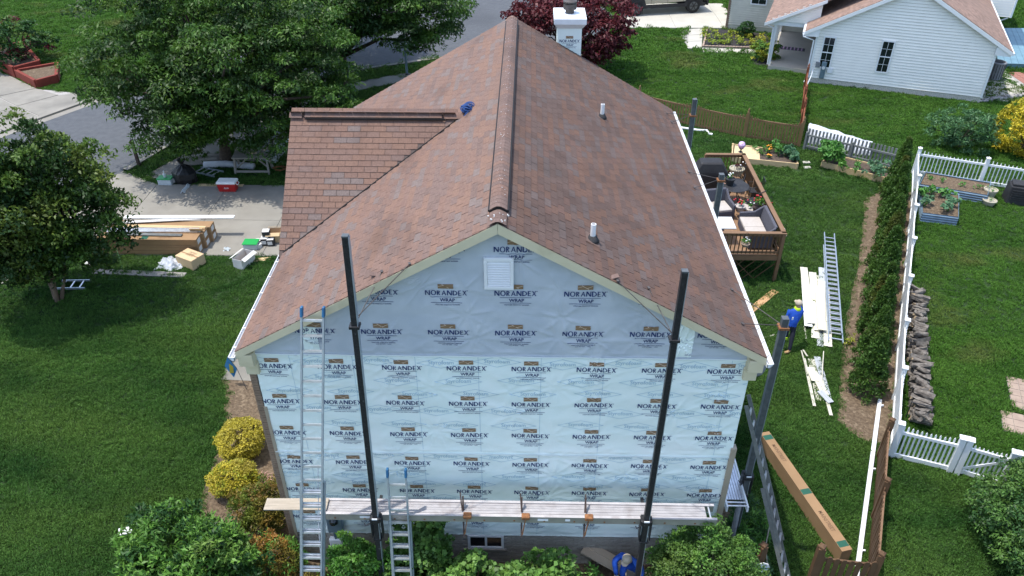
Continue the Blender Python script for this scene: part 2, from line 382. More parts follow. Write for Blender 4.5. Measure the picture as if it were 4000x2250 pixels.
# our driveway: slabs with open joints
def slabs(name, xs, ys, z, mat, gap=.012, poly=None):
    root = struct(name, MB().bx(min(xs), max(xs), min(ys), max(ys), -.05, z-.02), 'mortar')
    for i in range(len(xs)-1):
        for j in range(len(ys)-1):
            MB().bx(xs[i]+gap, xs[i+1]-gap, ys[j]+gap, ys[j+1]-gap, z-.03, z+random.uniform(0, .004)).build('slab', mat, root)
    return root
dw = slabs('driveway', [-15.9, -12.7, -9.6, -6.4], [13.5, 16.2, 19.32], .03, 'concrete')
for pl in ([(-15.91, 13.5), (-15.91, 16.2), (-19.72, 16.2), (-20.6, 13.1), (-17.6, 13.45)], [(-15.91, 16.21), (-15.91, 19.32), (-16.67, 19.75), (-17.97, 20.6), (-19.7, 16.21)]):
    MB().prism([(x, y, 0) for x, y in pl], (0, 0, .031)).build('slab', 'concrete', dw)
sw = [(-22.3, 2), (-20.2, 8.5), (-18.6, 13.0)]
sw2 = [(-16.2, 19.9), (-15.2, 22.3), (-12.2, 27.6), (-9.3, 31.6), (-6.8, 33.1), (-2, 34.6), (4, 37)]
for ln in (sw, sw2): kerb('sidewalk', ln, -.65, .65, .03)
# path at the front door and the planting bed on the left of the house
struct('path', MB().prism([(x, y, 0) for x, y in [(-8.85, 7.6), (-8.85, 6.4), (-7.0, 6.3), (-5.0, 6.3), (-5.0, 7.6)]], (0, 0, .03)), 'concrete')
struct('path', MB().prism([(x, y, 0) for x, y in [(-8.85, 13.4), (-8.85, 7.62), (-7.6, 7.62), (-7.6, 13.4)]], (0, 0, .03)), 'concrete')
def lumpy_bed(name, poly, z, mat):
    bm = bmesh.new(); vs_ = [bm.verts.new((x, y, z)) for x, y in poly]; bm.faces.new(vs_)
    bmesh.ops.triangulate(bm, faces=bm.faces)
    bmesh.ops.subdivide_edges(bm, edges=bm.edges, cuts=5, use_grid_fill=True)
    bd = {v for e in bm.edges if e.is_boundary for v in e.verts}
    for v in bm.verts:
        v.co.x += random.uniform(-.04, .04); v.co.y += random.uniform(-.04, .04)
        v.co.z += random.uniform(-.004, .02) + (.03 if v not in bd else 0)
    me = bpy.data.meshes.new(name); bm.to_mesh(me); bm.free(); me.materials.append(MATS[mat]); o = link(name, me); o['kind'] = 'structure'; return o
lumpy_bed('planting_bed', [(-8.85, 6.4), (-8.5, 5.8), (-8.15, 4.6), (-7.95, 3.2), (-7.9, 2.2), (-7.8, 1.2), (-7.9, -.6), (-7, -2.6), (-4.2, -3), (-3.4, -1.2), (-4.75, .2), (-4.95, 1.2), (-4.95, 6.25)], .012, 'mulch')
lumpy_bed('planting_bed', [(-4.9, -.02), (-3.5, -2.6), (0, -3.2), (4.4, -3), (6.0, -1.6), (6.1, 3.0), (4.85, 5), (4.85, -.02)], .008, 'mulch')
MULCHR = [(15.0, 18.6), (14.0, 16.0), (12.7, 12.8), (11.5, 10.2), (10.55, 7.9), (9.95, 6.2), (9.55, 5.0), (9.75, 4.45), (10.2, 4.05), (10.75, 4.1), (11.7, 6.3), (13.0, 9.2), (14.6, 12.9), (16.2, 16.4), (17.2, 19.2), (16.2, 19.4)]
lumpy_bed('mulch_bed', MULCHR, .01, 'mulch')
# paver strip beside the house, tan pavers at the far right
pv = struct('paver_path', MB().bx(4.95, 5.75, -1.2, 3.4, -.03, .012), 'mortar')
for i in range(4):
    for j in range(22):
        MB().bx(4.96+i*.2, 5.15+i*.2, -1.19+j*.21, -1.0+j*.21, 0, .03).build('paver', 'paver', pv)
PA, PD = Vector((*(14.09, 4.66), 0)), Vector((.94, -.34, 0)); PN = Vector((.34, .94, 0))
for k_, (org, na, nb) in enumerate(((PA, 6, 3), (PA+PN*1.15+PD*.35, 6, 5))):
    pv = struct('paver_path', MB().prism([org, org+PD*na*.3, org+PD*na*.3+PN*nb*.3, org+PN*nb*.3], (0, 0, .012)), 'mortar')
    for i in range(na):
        for j in range(nb):
            q = org+PD*(.01+i*.3)+PN*(.01+j*.3); MB().prism([q, q+PD*.285, q+PD*.285+PN*.285, q+PN*.285], (0, 0, .03)).build('paver', 'paver', pv)
# ================================================================== the house being re-sided
RZ, SL, HW, Y0, Y1 = 9.459, .569, 5.025, -.24, 12.0     # ridge height, slope, half width of the roof, ends
WR, WS, WY = 8.88, .875, 5.88                            # cross gable: ridge height, slope, ridge line
def rz(x): return RZ-SL*abs(x)
house = thing('house', 'brown-roofed house with its gable covered in printed blue house wrap', 'house')
mb = MB(); mb.bx(-4.8, 4.8, .03, 11.75, 0, 6.4)
mb.prism([(-4.8, .03, 6.4), (4.8, .03, 6.4), (4.8, .03, rz(4.8)-.14), (0, .03, RZ-.14), (-4.8, .03, rz(4.8)-.14)], (0, 11.7, 0))
mb.prism([(-5.0, 3.3, 0), (-5.0, 8.4, 0), (-5.0, 8.4, 6.3), (-5.0, 5.88, 8.6), (-5.0, 3.3, 6.3)], (1.5, 0, 0))
wall = mb.build('wall', 'wrap_lower', house)
# roof decks
mb = MB()
for s in (-1, 1):
    mb.prism([(0, Y0+.02, RZ-.02), (s*HW, Y0+.02, rz(HW)-.02), (s*HW, Y0+.02, rz(HW)-.14), (0, Y0+.02, RZ-.16)], (0, Y1-Y0-.04, 0))
for s in (-1, 1):
    e = WY+s*(WR-6.55)/WS
    mb.prism([(-5.11, WY, WR-.02), (-5.11, e, 6.53), (-5.11, e, 6.42), (-5.11, WY, WR-.16)], (.55, 0, 0))
    P = [(-4.56, WY, WR-.02), (-1.0, WY, WR-.02), (-4.95, WY+s*(WR-rz(4.95))/WS, rz(4.95)-.015), (-4.56, WY+s*(WR-rz(4.95))/WS, rz(4.95)-.015)]
    mb.add(P, [(0, 1, 2, 3)])
roof = mb.build('roof', 'roof_deck', house)
# ---- shingles: (origin, along, up, normal) frames, three-tab courses with mixed colours
EXPO = .1466
def tab_mesh(w0, mi, h=EXPO*1.12, t=.015):
    mb = MB(); g = .004
    mb.add([(g, 0, .003), (w0-g, 0, .003), (w0-g, 0, t), (g, 0, t), (w0-g, h, .002), (g, h, .002)], [(0, 1, 2, 3), (3, 2, 4, 5), (0, 3, 5), (1, 4, 2)])
    me = bpy.data.meshes.new('shingle'); me.from_pydata(mb.v, [], mb.f); me.materials.append((SH+SHD)[mi]); me.update(); return me
TABS = []   # (world matrix, width, colour index, distance)
PAL = [0, 0, 1, 1, 2, 2, 3, 3, 4, 5, 6, 6, 7]
def course_fill(org, al, up, nrm, length, courses, keep, pal):
    for c in range(courses):
        x = -(.153 if c % 2 else .0)-.305*random.choice((0, 1, 2)); tabn = 0; basec = 0
        while x < length-.02:
            w0 = .305; a = max(x, 0); b = min(x+w0, length); x += w0
            if b-a < .04: continue
            if tabn % 3 == 0 or basec is None: basec = random.choice(pal)
            tabn += 1; ci_ = basec if random.random() < .62 else random.choice(pal)
            p = org+al*a+up*(c*EXPO)
            ctr = p+al*((b-a)/2)+up*(EXPO/2)
            if not keep(ctr): continue
            mt = Matrix((al, up, nrm)).transposed().to_4x4(); mt.translation = p+nrm*random.uniform(-.001, .0015)
            mt = mt @ Matrix.Rotation(random.uniform(-.004, .004), 4, 'Z')
            TABS.append((mt, round(b-a, 3), ci_, (ctr-CAMP).length, al, up))
k = math.sqrt(1+SL*SL); LS = HW*k
def in_wing(p):
    ax = -p.x
    return ax > 1.05 and abs(p.y-WY) < (SL*ax-(RZ-WR))/WS-.03
for s in (-1, 1):
    up = Vector((-s/k, 0, SL/k)); nrm = Vector((s*SL/k, 0, 1/k)); al = Vector((0, -s, 0)) if s < 0 else Vector((0, -1, 0))
    if s < 0: al = Vector((0, 1, 0)); 
    al = up.cross(nrm); org = Vector((s*HW, Y0 if al.y > 0 else Y1, rz(HW)))
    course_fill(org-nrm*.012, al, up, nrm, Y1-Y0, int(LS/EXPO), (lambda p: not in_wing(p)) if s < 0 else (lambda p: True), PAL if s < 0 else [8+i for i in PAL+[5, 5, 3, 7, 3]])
near = sorted(TABS, key=lambda t: t[3])
parts, rest = near[:230], near[230:]
TABS = []
kw = math.sqrt(1+WS*WS)
for s in (-1, 1):
    up = Vector((0, -s/kw, WS/kw)); nrm = Vector((0, s*WS/kw, 1/kw)); al = up.cross(nrm)
    ye = WY+s*(WR-6.55)/WS
    if al.x > 0: org = Vector((-5.12, ye, 6.55)); keep = lambda p: abs(p.y-WY) > (SL*-p.x-(RZ-WR))/WS-.16
    else: org = Vector((-.9, ye, 6.55)); keep = lambda p: abs(p.y-WY) > (SL*-p.x-(RZ-WR))/WS-.16
    course_fill(org-nrm*.012, al, up, nrm, 4.22, int((WR-6.55)/WS*kw/EXPO)+1, lambda p: p.x < -1.02 and (abs(p.y-WY) < (SL*-p.x-(RZ-WR))/WS+.02 or p.x < -4.98), [0, 1, 2, 2, 0, 6, 6, 3, 1, 4, 7, 2])
wn = sorted(TABS, key=lambda t: t[3]); parts += wn[:70]; rest += wn[70:]
cache = {}
for mt, w0, ci, d, al, up in parts:
    key = (round(w0, 2), ci)
    if key not in cache: cache[key] = tab_mesh(round(w0, 2), ci)
    o = link('shingle', cache[key], roof); o.matrix_local = mt
V = []; F4 = []; mi = []
for mt, w0, ci, d, al, up in rest:
    kk = len(V); g = .004; h = EXPO*1.12; t = .015
    V += [mt @ Vector(q) for q in ((g, 0, .003), (w0-g, 0, .003), (w0-g, 0, t), (g, 0, t), (w0-g, h, .002), (g, h, .002))]
    F4 += [(kk, kk+1, kk+2, kk+3), (kk+3, kk+2, kk+4, kk+5), (kk, kk+3, kk+5, kk+5), (kk+1, kk+4, kk+2, kk+2)]; mi += [ci]*4
me = bpy.data.meshes.new('shingle_field'); me.from_pydata([tuple(v) for v in V], [], [f if f[2] != f[3] else f[:3] for f in F4])
for m in SH+SHD: me.materials.append(m)
me.polygons.foreach_set('material_index', mi); me.update(); tag(link('shingle_field', me, roof), kind='stuff')
# valley flashing line
MB().beam((-1.05, WY-.03, rz(1.05)+.012), (-5.02, WY-(SL*5.02-(RZ-WR))/WS, rz(5.02)+.012), .03, .012).build('valley_flashing', 'black_vent', roof)
# ---- ridge caps over black vent strips
def ridge(p, q, side, lift, wid, mats, step=.14, vent=True, slope=SL):
    p = Vector(p); q = Vector(q); d = (q-p).normalized(); n = int((q-p).length/step); s = Vector(side)
    prof = [(-1, -.0), (-.6, .55), (-.2, .95), (.2, .95), (.6, .55), (1, 0)]
    meshes = {}
    for i in range(n):
        a = p+d*step*i; mb = MB(); vv = []
        for tt, hh in ((-.02, .0045), (step, 0)):
            for u, w_ in prof:
                vv.append(a+d*tt+s*u*wid+Vector((0, 0, lift+hh+(w_-1)*wid*slope*.82)))
        vv += [v-Vector((0, 0, .004)) for v in vv[:6]]
        mb.add(vv, [(j, j+1, j+7, j+6) for j in range(5)]+[(12+j, 13+j, j+1, j) for j in range(5)])
        o = mb.build('ridge_cap', random.choice(mats), roof); 
    if vent:
        for sg in (-1, 1):
            c0 = s*sg*(wid+.012)+Vector((0, 0, lift-wid*slope*.82-.02-.012))
            MB().beam(p+c0, q+c0, .03, .034).build('ridge_vent', 'black_vent', roof)
        c0 = Vector((0, 0, lift-wid*slope-.01))
        mb = MB(); mb.add([p+s*wid*u-d*.03+Vector((0, 0, lift-.012+(w_-1)*wid*slope*.82)) for u, w_ in prof]+[p+s*wid*u-d*.03+Vector((0, 0, lift-.05+(w_-1)*wid*slope*.82)) for u, w_ in prof], [(j, j+1, j+7, j+6) for j in range(5)])
        mb.build('ridge_vent', 'black_vent', roof)
CAPS = ['shingle_1', 'shingle_3', 'shingle_5', 'shingle_0', 'shingle_3']
ridge((0, .2, RZ), (0, 11.5, RZ), (1, 0, 0), .085, .155, CAPS)
ridge((0, Y0, RZ), (0, .2, RZ), (1, 0, 0), .03, .15, CAPS, vent=False)
ridge((0, 11.5, RZ), (0, Y1, RZ), (1, 0, 0), .03, .15, CAPS, vent=False)
ridge((-4.75, WY, WR), (-1.45, WY, WR), (0, 1, 0), .05, .15, CAPS, slope=WS*.8)
ridge((-5.12, WY, WR), (-4.75, WY, WR), (0, 1, 0), .03, .15, CAPS, vent=False, slope=WS*.8)
ridge((-1.45, WY, WR), (-.95, WY, WR), (0, 1, 0), .03, .15, CAPS, vent=False, slope=WS*.8)
# scattered pale lichen flecks on the ridge
mb = MB()
for i in range(130):
    y = random.uniform(-.2, 11.9); x = random.gauss(0, .06); z = RZ+(.1 if .2 < y < 11.5 else .045)-abs(x)*SL*.55
    if abs(y+.05) > .3 and random.random() < .3: continue
    s = random.uniform(.004, .011); mb.box((x, y, z), (s*1.6, s, .004), random.uniform(0, 3))
for i in range(10): mb.box((random.gauss(0, .09), random.uniform(-.23, .02), RZ+.02), (.025, .015, .02), random.uniform(0, 3))
tag(mb.build('lichen_flecks', 'paper_white', roof), kind='stuff')
# ---- rake boards, eave returns, gutters
for s in (-1, 1):
    mb = MB(); mb.prism([(s*.003, Y0, RZ-.025), (s*HW, Y0, rz(HW)-.025), (s*HW, Y0, rz(HW)-.185), (s*.003, Y0, RZ-.22)], (0, .035, 0))
    mb.build('rake_board', 'tan_trim', house)
    MB().prism([(s*.1, Y0+.036, RZ-.2), (s*4.82, Y0+.036, rz(4.82)-.17), (s*4.82, Y0+.036, rz(4.82)-.19), (s*.1, Y0+.036, RZ-.22)], (0, .25, 0)).build('soffit', 'tan_trim', house)
    MB().bx(min(s*4.72, s*5.0), max(s*4.72, s*5.0), -.235, .06, 6.22, 6.5).build('eave_return', 'tan_trim', house, bevel=.006)
    MB().bx(min(s*4.7, s*4.95), max(s*4.7, s*4.95), -.12, .3, 5.93, 6.215).build('eave_return', 'tan_trim', house, bevel=.006)
    MB().bx(min(s*4.81, s*5.0), max(s*4.81, s*5.0), .32, 11.75, 6.2, 6.46).build('soffit', 'tan_trim', house)
def gutter(s, y0, y1):
    x0 = s*5.03; x1 = s*5.15; z = 6.5
    mb = MB()
    pr_ = [(x0, z), (x0, z-.09), (x0+s*.06, z-.1), (x1, z-.02), (x1, z+.01), (x1-s*.015, z+.01), (x1-s*.015, z-.015), (x0+s*.055, z-.085), (x0+s*.01, z-.08), (x0+s*.01, z)]
    mb.prism([(a, y0, b) for a, b in pr_], (0, y1-y0, 0)); g = mb.build('gutter', 'white_metal', house)
    for yy in (y0, y1-.01): MB().prism([(a, yy, b) for a, b in [pr_[0], pr_[1], pr_[2], pr_[3], pr_[4]]], (0, .01, 0)).build('end_cap', 'white_metal', g)
    MB().bx(min(x0+s*.012, x1-s*.02), max(x0+s*.012, x1-s*.02), y0+.02, y1-.02, z-.07, z-.066).build('gutter_bed', 'gutter_inside', g)
    y = y0+.3
    while y < y1:
        MB().bx(min(x0, x1), max(x0, x1), y-.012, y+.012, z+.0105, z+.018).build('hanger', 'white_metal', g); y += .42 if s > 0 else .61
gutter(-1, -.3, 3.35); gutter(1, -.31, 12.02)
# ---- house wrap: three overlapping sheets, wrinkled round their fasteners
NAILS = [(x+random.uniform(-.1, .1), z+random.uniform(-.08, .08), random.uniform(0, 6.28), random.choice((3, 4, 5)), random.uniform(.5, 1.3)) for x in np.arange(-4.6, 4.7, .81) for z in np.arange(1.2, 9.2, .62) if random.random() < .62]
NL = np.array(NAILS)
def disp(x, z):
    x = np.asarray(x, float); z = np.asarray(z, float); out = np.zeros_like(x)
    for nx, nz, ph, kf, am in NL:
        dx = x-nx; dz = z-nz; r = np.hypot(dx, dz); m = r < 1.0
        if not m.any(): continue
        th = np.arctan2(dz, dx); rr = r[m]
        out[m] += am*.017*np.exp(-((rr-.12)/.33)**2)*np.abs(np.cos(kf*th[m]+ph))**14*np.minimum(rr/.05, 1)-am*.006*np.exp(-rr/.08)
    out += .004*np.sin(x*3.1+z*2.2)+.003*np.sin(x*6.3-z*4.1+1)+.0035*np.sin(x*1.3+z*13+1.5*np.sin(x*1.7))+.0012*np.sin(x*17-z*21+2*np.sin(x*3))
    return out
def wrap(name, z0, z1, y, mat, gable=False, flare=.012):
    nx = 250; nz = max(2, int((z1-z0)/.035)); xs = np.linspace(-4.79, 4.84, nx); V = []; 
    for j in range(nz+1):
        zz = z0+(z1-z0)*j/nz
        if gable:
            hw = max((RZ-.05-zz)/SL, .02); X = np.linspace(-min(4.79, hw), min(4.84, hw), nx)
        else: X = xs
        dd = disp(X, np.full(nx, zz)); lip = flare*np.exp(-(zz-z0)/.03)+.008*np.exp(-((zz-z0-.12)/.03)**2)*(1+np.sin(X*9+z0))
        V.append(np.stack([X, y-.006-dd-lip, np.full(nx, zz)], 1))
    V = np.concatenate(V); i = np.arange(nx-1); F = np.concatenate([np.stack([i+j*nx, i+1+j*nx, i+1+(j+1)*nx, i+(j+1)*nx], 1) for j in range(nz)])
    o = np_mesh(name, V, F, mat, house, smooth=True); return o
W1 = wrap('house_wrap', 1.05, 3.74, -.004, 'wrap_lower'); W1['label'] = 'pale blue printed house wrap, lowest sheet'
W2 = wrap('house_wrap', 3.70, 6.43, -.016, 'wrap_lower'); W2['label'] = 'pale blue printed house wrap, middle sheet'
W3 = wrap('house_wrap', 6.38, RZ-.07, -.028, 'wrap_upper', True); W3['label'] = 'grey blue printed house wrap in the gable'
for y, z, W in ((-.045, 3.705, W2), (-.057, 6.385, W3)):
    mb = MB(); n = 60
    for i in range(n):
        a, b = (-4.79+9.63*i/n, -4.79+9.63*(i+1)/n); za, zb = (z+.006*math.sin(q*5.1+z) for q in (a, b))
        mb.add([(a, y, za), (b, y, zb), (b, y-.004, zb+.03), (a, y-.004, za+.03)], [(0, 1, 2, 3)])
    mb.build('sheet_edge_highlight', 'wrap_edge_highlight', W)  # pale strip along the overlap, a highlight on the seam painted as colour
# printed logos
def serif(body, width, height, thick):
    """capitals with thick and thin strokes, drawn as filled polygons (letters needed by the print)"""
    A = {'N': (1.0, [[(0, 0), (.2, 0), (.2, 1), (0, 1)], [(.0, 1), (.3, 1), (1, 0), (.74, 0)], [(.82, 0), (1, 0), (1, 1), (.82, 1)]]),
         'R': (.78, [[(0, 0), (.26, 0), (.26, 1), (0, 1)], 'bowl', [(.25, .47), (.45, .47), (.86, 0), (.62, 0)]]),
         'A': (.95, [[(0, 0), (.18, 0), (.55, .88), (.46, 1)], [(.46, 1), (.58, 1), (1, 0), (.78, 0)], [(.22, .3), (.75, .3), (.72, .39), (.25, .39)]]),
         'D': (.98, [[(0, 0), (.23, 0), (.23, 1), (0, 1)], 'dbowl']), 'O': (1.12, ['ring']),
         'E': (.66, [[(0, 0), (.3, 0), (.3, 1), (0, 1)], [(.2, .88), (.95, .9), (.95, 1), (.2, 1)], [(.2, .46), (.8, .46), (.8, .56), (.2, .56)], [(.2, 0), (1, 0), (1, .1), (.2, .1)]]),
         'X': (.92, [[(.02, 1), (.26, 1), (1, 0), (.76, 0)], [(.8, 1), (.98, 1), (.2, 0), (.02, 0)]])}
    V = []; F = []; x = 0
    def arc(cx, cy, rx, ry, t0, t1, tx, ty, w_):
        k = len(V); n = 14
        for i in range(n+1):
            t = t0+(t1-t0)*i/n
            V.append((x+(cx+rx*math.cos(t))*w_, cy+ry*math.sin(t))); V.append((x+(cx+(rx-tx)*math.cos(t))*w_, cy+(ry-ty)*math.sin(t)))
        for i in range(n): F.append((k+2*i, k+2*i+1, k+2*i+3, k+2*i+2))
    for ch in body:
        w_, st = A[ch]
        for s_ in st:
            if s_ == 'ring': arc(.5, .5, .5, .53, 0, 2*math.pi, .19, .12, w_)
            elif s_ == 'bowl': arc(.2, .725, .6, .275, -math.pi/2, math.pi/2, .24, .11, w_)
            elif s_ == 'dbowl': arc(.15, .5, .85, .5, -math.pi/2, math.pi/2, .22, .12, w_)
            else:
                k0 = len(V); V.extend((x+a*w_, b) for a, b in s_); F.append(tuple(range(k0, k0+len(s_))))
        x += w_+.16
    V = np.array(V); s = width/V[:, 0].max(); return np.stack([(V[:, 0]-V[:, 0].max()/2)*s, (V[:, 1]-.5)*height], 1), F
LOGO = []   # (verts2d, faces, material)
LOGO.append((*serif('NORANDEX', .76, .108, 1), 0))
v, fc = text_geo('WRAP', .275, .075); LOGO.append((v+np.array([.02, -.155]), fc, 0))
v, fc = text_geo('WEATHER RESISTANT BARRIER', .46, .024); LOGO.append((v+np.array([.02, -.26]), fc, 0))
ICC = text_geo('ICC ES ESR - 1602', .29, .022)
REG = text_geo('R', .01, .012)
def grid_rect(x0, x1, z0, z1, nx, nz):
    P = [(x0+(x1-x0)*i/nx, z0+(z1-z0)*j/nz) for j in range(nz+1) for i in range(nx+1)]
    return np.array(P), [(j*(nx+1)+i, j*(nx+1)+i+1, (j+1)*(nx+1)+i+1, (j+1)*(nx+1)+i) for j in range(nz) for i in range(nx)]
for dz in (-.092, -.215): LOGO.append((*grid_rect(-.285, .29, dz-.004, dz+.004, 24, 1), 0))
LOGO.append((np.array([(.385, .04), (.4, .04), (.4, .055), (.385, .055)]), [(0, 1, 2, 3)], 0))
def rect(x0, x1, z0, z1): return np.array([(x0, z0), (x1, z0), (x1, z1), (x0, z1)])
LOGO.append((*grid_rect(-.14, .14, .095, .195, 12, 5), 1))
for pl in ([(-.14, .135), (-.05, .165), (-.05, .172), (-.14, .142)], [(-.05, .17), (.03, .12), (.035, .127), (-.045, .178)], [(-.07, .193), (-.06, .195), (-.035, .165), (-.045, .163)], [(.03, .122), (.14, .17), (.14, .178), (.028, .13)], [(.035, .128), (.05, .1), (.058, .1), (.045, .128)]):
    LOGO.append((np.array(pl)+np.array([0, 0]), [(0, 1, 2, 3)], 2))
def clip_print(name, geos, cx, cz, y, mats, parent, gable=False, xlim=(-4.78, 4.83), zmin=None, flip=1, rot=0., upside=1):
    V = []; F = []; MI = []
    for v, fc, m in geos:
        k = len(V); q = v*np.array([flip, upside]); 
        if rot: q = np.stack([q[:, 0]*math.cos(rot)-q[:, 1]*math.sin(rot), q[:, 0]*math.sin(rot)+q[:, 1]*math.cos(rot)], 1)
        V += [(a+cx, b+cz, m*.0006) for a, b in q]; F += [tuple(i+k for i in f) for f in fc]; MI += [m]*len(fc)
    bm = bmesh.new(); bv = [bm.verts.new((a, e, b)) for a, b, e in V]
    for f, m in zip(F, MI):
        if len(set(f)) < 3: continue
        try: bm.faces.new([bv[i] for i in f]).material_index = m
        except ValueError: pass
    def cut(co, no):
        bmesh.ops.bisect_plane(bm, geom=list(bm.verts)+list(bm.edges)+list(bm.faces), plane_co=co, plane_no=no, clear_outer=True)
    if abs(cx) > 3.6: cut((xlim[1], 0, 0), (1, 0, 0)); cut((xlim[0], 0, 0), (-1, 0, 0))
    if gable:
        for s in (-1, 1): cut((0, 0, RZ-.13), Vector((s*SL, 0, 1)))
    if zmin is not None: cut((0, 0, zmin), (0, 0, -1))
    if not bm.faces: bm.free(); return None
    X = np.array([(v.co.x, v.co.y, v.co.z) for v in bm.verts]); dd = disp(X[:, 0], X[:, 2])
    for v, d, e in zip(bm.verts, dd, X[:, 1]): v.co.y = y-.0075-d-e-.0065
    for f in bm.faces:
        f.normal_update()
        if f.normal.y > 0: f.normal_flip()
    me = bpy.data.meshes.new(name); bm.to_mesh(me); bm.free()
    for m in mats: me.materials.append(MATS[m])
    return link(name, me, parent)
PM = ['print_navy', 'print_brown', 'print_peach']
LOGO2 = LOGO+[(ICC[0]+np.array([.02, -.295]), ICC[1], 0)]
for cz, off, W, y, gb, lg, zm in ((8.82, .3, W3, -.032, True, LOGO, None), (7.88, .3, W3, -.032, True, LOGO, None), (6.97, .3, W3, -.032, True, LOGO2, None),
        (6.08, -.655, W2, -.02, False, LOGO, None), (5.15, -.655, W2, -.02, False, LOGO, None), (4.27, -.655, W2, -.02, False, LOGO2, None),
        (3.4, -.64, W1, -.008, False, LOGO, None), (2.52, -.6, W1, -.008, False, LOGO, None), (1.62, -.58, W1, -.008, False, LOGO2, 1.06)):
    for i in range(-5, 6):
        cx = off+1.263*i
        if abs(cx) > 5.1 or (gb and cz > rz(cx)+.25): continue
        clip_print('printed_logo', lg, cx, cz, y, PM, W, gb, zmin=zm)
# faint foam-board prints showing through the two lower sheets
FO = []
v, fc = text_geo('Styrofoam', .5, .13); FO.append((v, fc, 0))
dm = np.array([(-.48, 0), (0, .135), (.48, 0), (0, -.135), (-.46, 0), (0, .127), (.46, 0), (0, -.127)])
FO.append((dm, [(0, 1, 5, 4), (1, 2, 6, 5), (2, 3, 7, 6), (3, 0, 4, 7)], 0))
q = [a+(b-a)*t for a, b in zip(dm[:4], np.roll(dm[:4], -1, 0)) for t in np.arange(0, 1, .1)]; FO[1] = (np.array(q+[p*.93 for p in q]), [(i, (i+1) % 40, 40+(i+1) % 40, 40+i) for i in range(40)], 0)
for W, y, z0, z1, zs in ((W2, -.0186, 3.8, 6.3, (6.22, 5.78, 5.42, 4.95, 4.55)), (W1, -.0066, 1.1, 3.6, (3.62, 3.05, 2.75, 2.25, 1.75))):
    for j, zz in enumerate(zs):
        for i in range(-4, 5):
            if random.random() < .22: continue
            clip_print('faint_print', FO, i*1.22+.35*(j % 3)+random.uniform(-.1, .1), zz+random.uniform(-.05, .05), y, ['print_faint'], W, rot=random.uniform(-.01, .01), flip=-1 if W is W1 and random.random() < .5 else 1)
for W, y, z0, z1 in ((W2, -.0182, 3.78, 6.36), (W1, -.0062, 1.1, 3.7)):
    for i in range(-3, 5):
        v, fc = grid_rect(-.004, .004, 0, z1-z0, 1, 60); clip_print('foam_joint', [(v, fc, 0)], i*1.22-.42, z0, y, ['print_faint'], W)
# loose patch strips of wrap and the sheet joints in the foam seen through it
for cx, z0, z1 in ((3.5, 6.44, 7.2), (-3.6, 6.44, 7.05)):
    v, fc = grid_rect(-.15, .15, 0, z1-z0, 10, 24); clip_print('patch', [(v, fc, 0)], cx, z0, -.0285, ['wrap_lower'], W3, True)
# ---- brick: veneer end at the left corner, foundation below the wrap
bw = MB().bx(-4.94, -4.81, .0, 11.7, 0, 6.2).build('brick_wall', 'mortar', house)
brick = {}
def brick_mesh(sx, sy, sz, mat):
    key = (sx, sy, sz, mat)
    if key not in brick:
        o = MB().box((0, 0, 0), (sx, sy, sz)).build('b', mat); brick[key] = o.data; bpy.data.objects.remove(o)
    return brick[key]
for j in range(91):
    ln = .2 if j % 2 else .1
    o = link('brick', brick_mesh(.13, ln, .058, 'brick_brown'), bw, (-4.88+random.uniform(-.003, .003), -.012+ln/2-.01, .034+j*.0678))
fw = MB().bx(-4.8, 4.8, .01, .028, 0, 1.05).build('foundation', 'mortar', house)
mbs = MB()
for j in range(15):
    n = 0; x = -4.8+(.1 if j % 2 else 0)
    while x < 4.79:
        w0 = min(.194, 4.8-x-.004)
        if -.86 < x+.1 < .1 and .55 < .034+j*.0678 < 1.03: x += .205; continue
        if j >= 11: link('brick', brick_mesh(.194, .03, .058, 'brick_taupe'), fw, (x+.097, .004+random.uniform(-.002, .002), .034+j*.0678))
        else: mbs.box((x+.097, .004, .034+j*.0678), (.194, .03, .058))
        x += .205
tag(mbs.build('brick_courses', 'brick_taupe', fw), kind='stuff')
# basement window
wn_ = MB(); wn_.bx(-.8, .04, -.035, .02, .58, .63); wn_.bx(-.8, .04, -.035, .02, .98, 1.03); wn_.bx(-.8, -.74, -.035, .02, .63, .98); wn_.bx(-.02, .04, -.035, .02, .63, .98); wn_.bx(-.4, -.35, -.03, .02, .63, .98)
bwin = wn_.build('window', 'white_vinyl', house)
for a in (-.74, -.35): MB().bx(a, a+.34 if a < -.5 else -.02, -.012, 0, .63, .98).build('pane', 'glass_dark', bwin)
MB().bx(-.86, .1, -.07, .0, .5, .575).build('sill', 'concrete', bwin)
# corner trims
MB().bx(4.8, 4.92, -.06, .1, 1.6, 4.0).build('corner_post', 'tan_siding', house, bevel=.01)
MB().bx(-4.81, -4.745, -.045, .0, .9, 5.0).build('corner_post', 'tan_siding', house)
# gable vent
gv = MB(); a0, a1, b0, b1 = -.26, .27, 7.99, 8.66
gv.bx(a0, a1, -.1, -.035, b0, b0+.07); gv.bx(a0, a1, -.1, -.035, b1-.07, b1); gv.bx(a0, a0+.06, -.1, -.035, b0+.07, b1-.07); gv.bx(a1-.06, a1, -.1, -.035, b0+.07, b1-.07)
gvo = gv.build('gable_vent', 'white_vinyl', house, bevel=.008)
MB().bx(a0+.06, a1-.06, -.045, -.036, b0+.07, b1-.07).build('vent_back', 'ac_grey', gvo)
for i in range(10):
    z = b0+.095+i*.051; MB().add([(a0+.061, -.048, z+.034), (a1-.061, -.048, z+.034), (a1-.061, -.088, z-.012), (a0+.061, -.088, z-.012), (a0+.061, -.05, z+.028), (a1-.061, -.05, z+.028), (a1-.061, -.088, z-.02), (a0+.061, -.088, z-.02)], [(0, 1, 2, 3), (3, 2, 6, 7)]).build('slat', 'white_vinyl', gvo, fix=False)
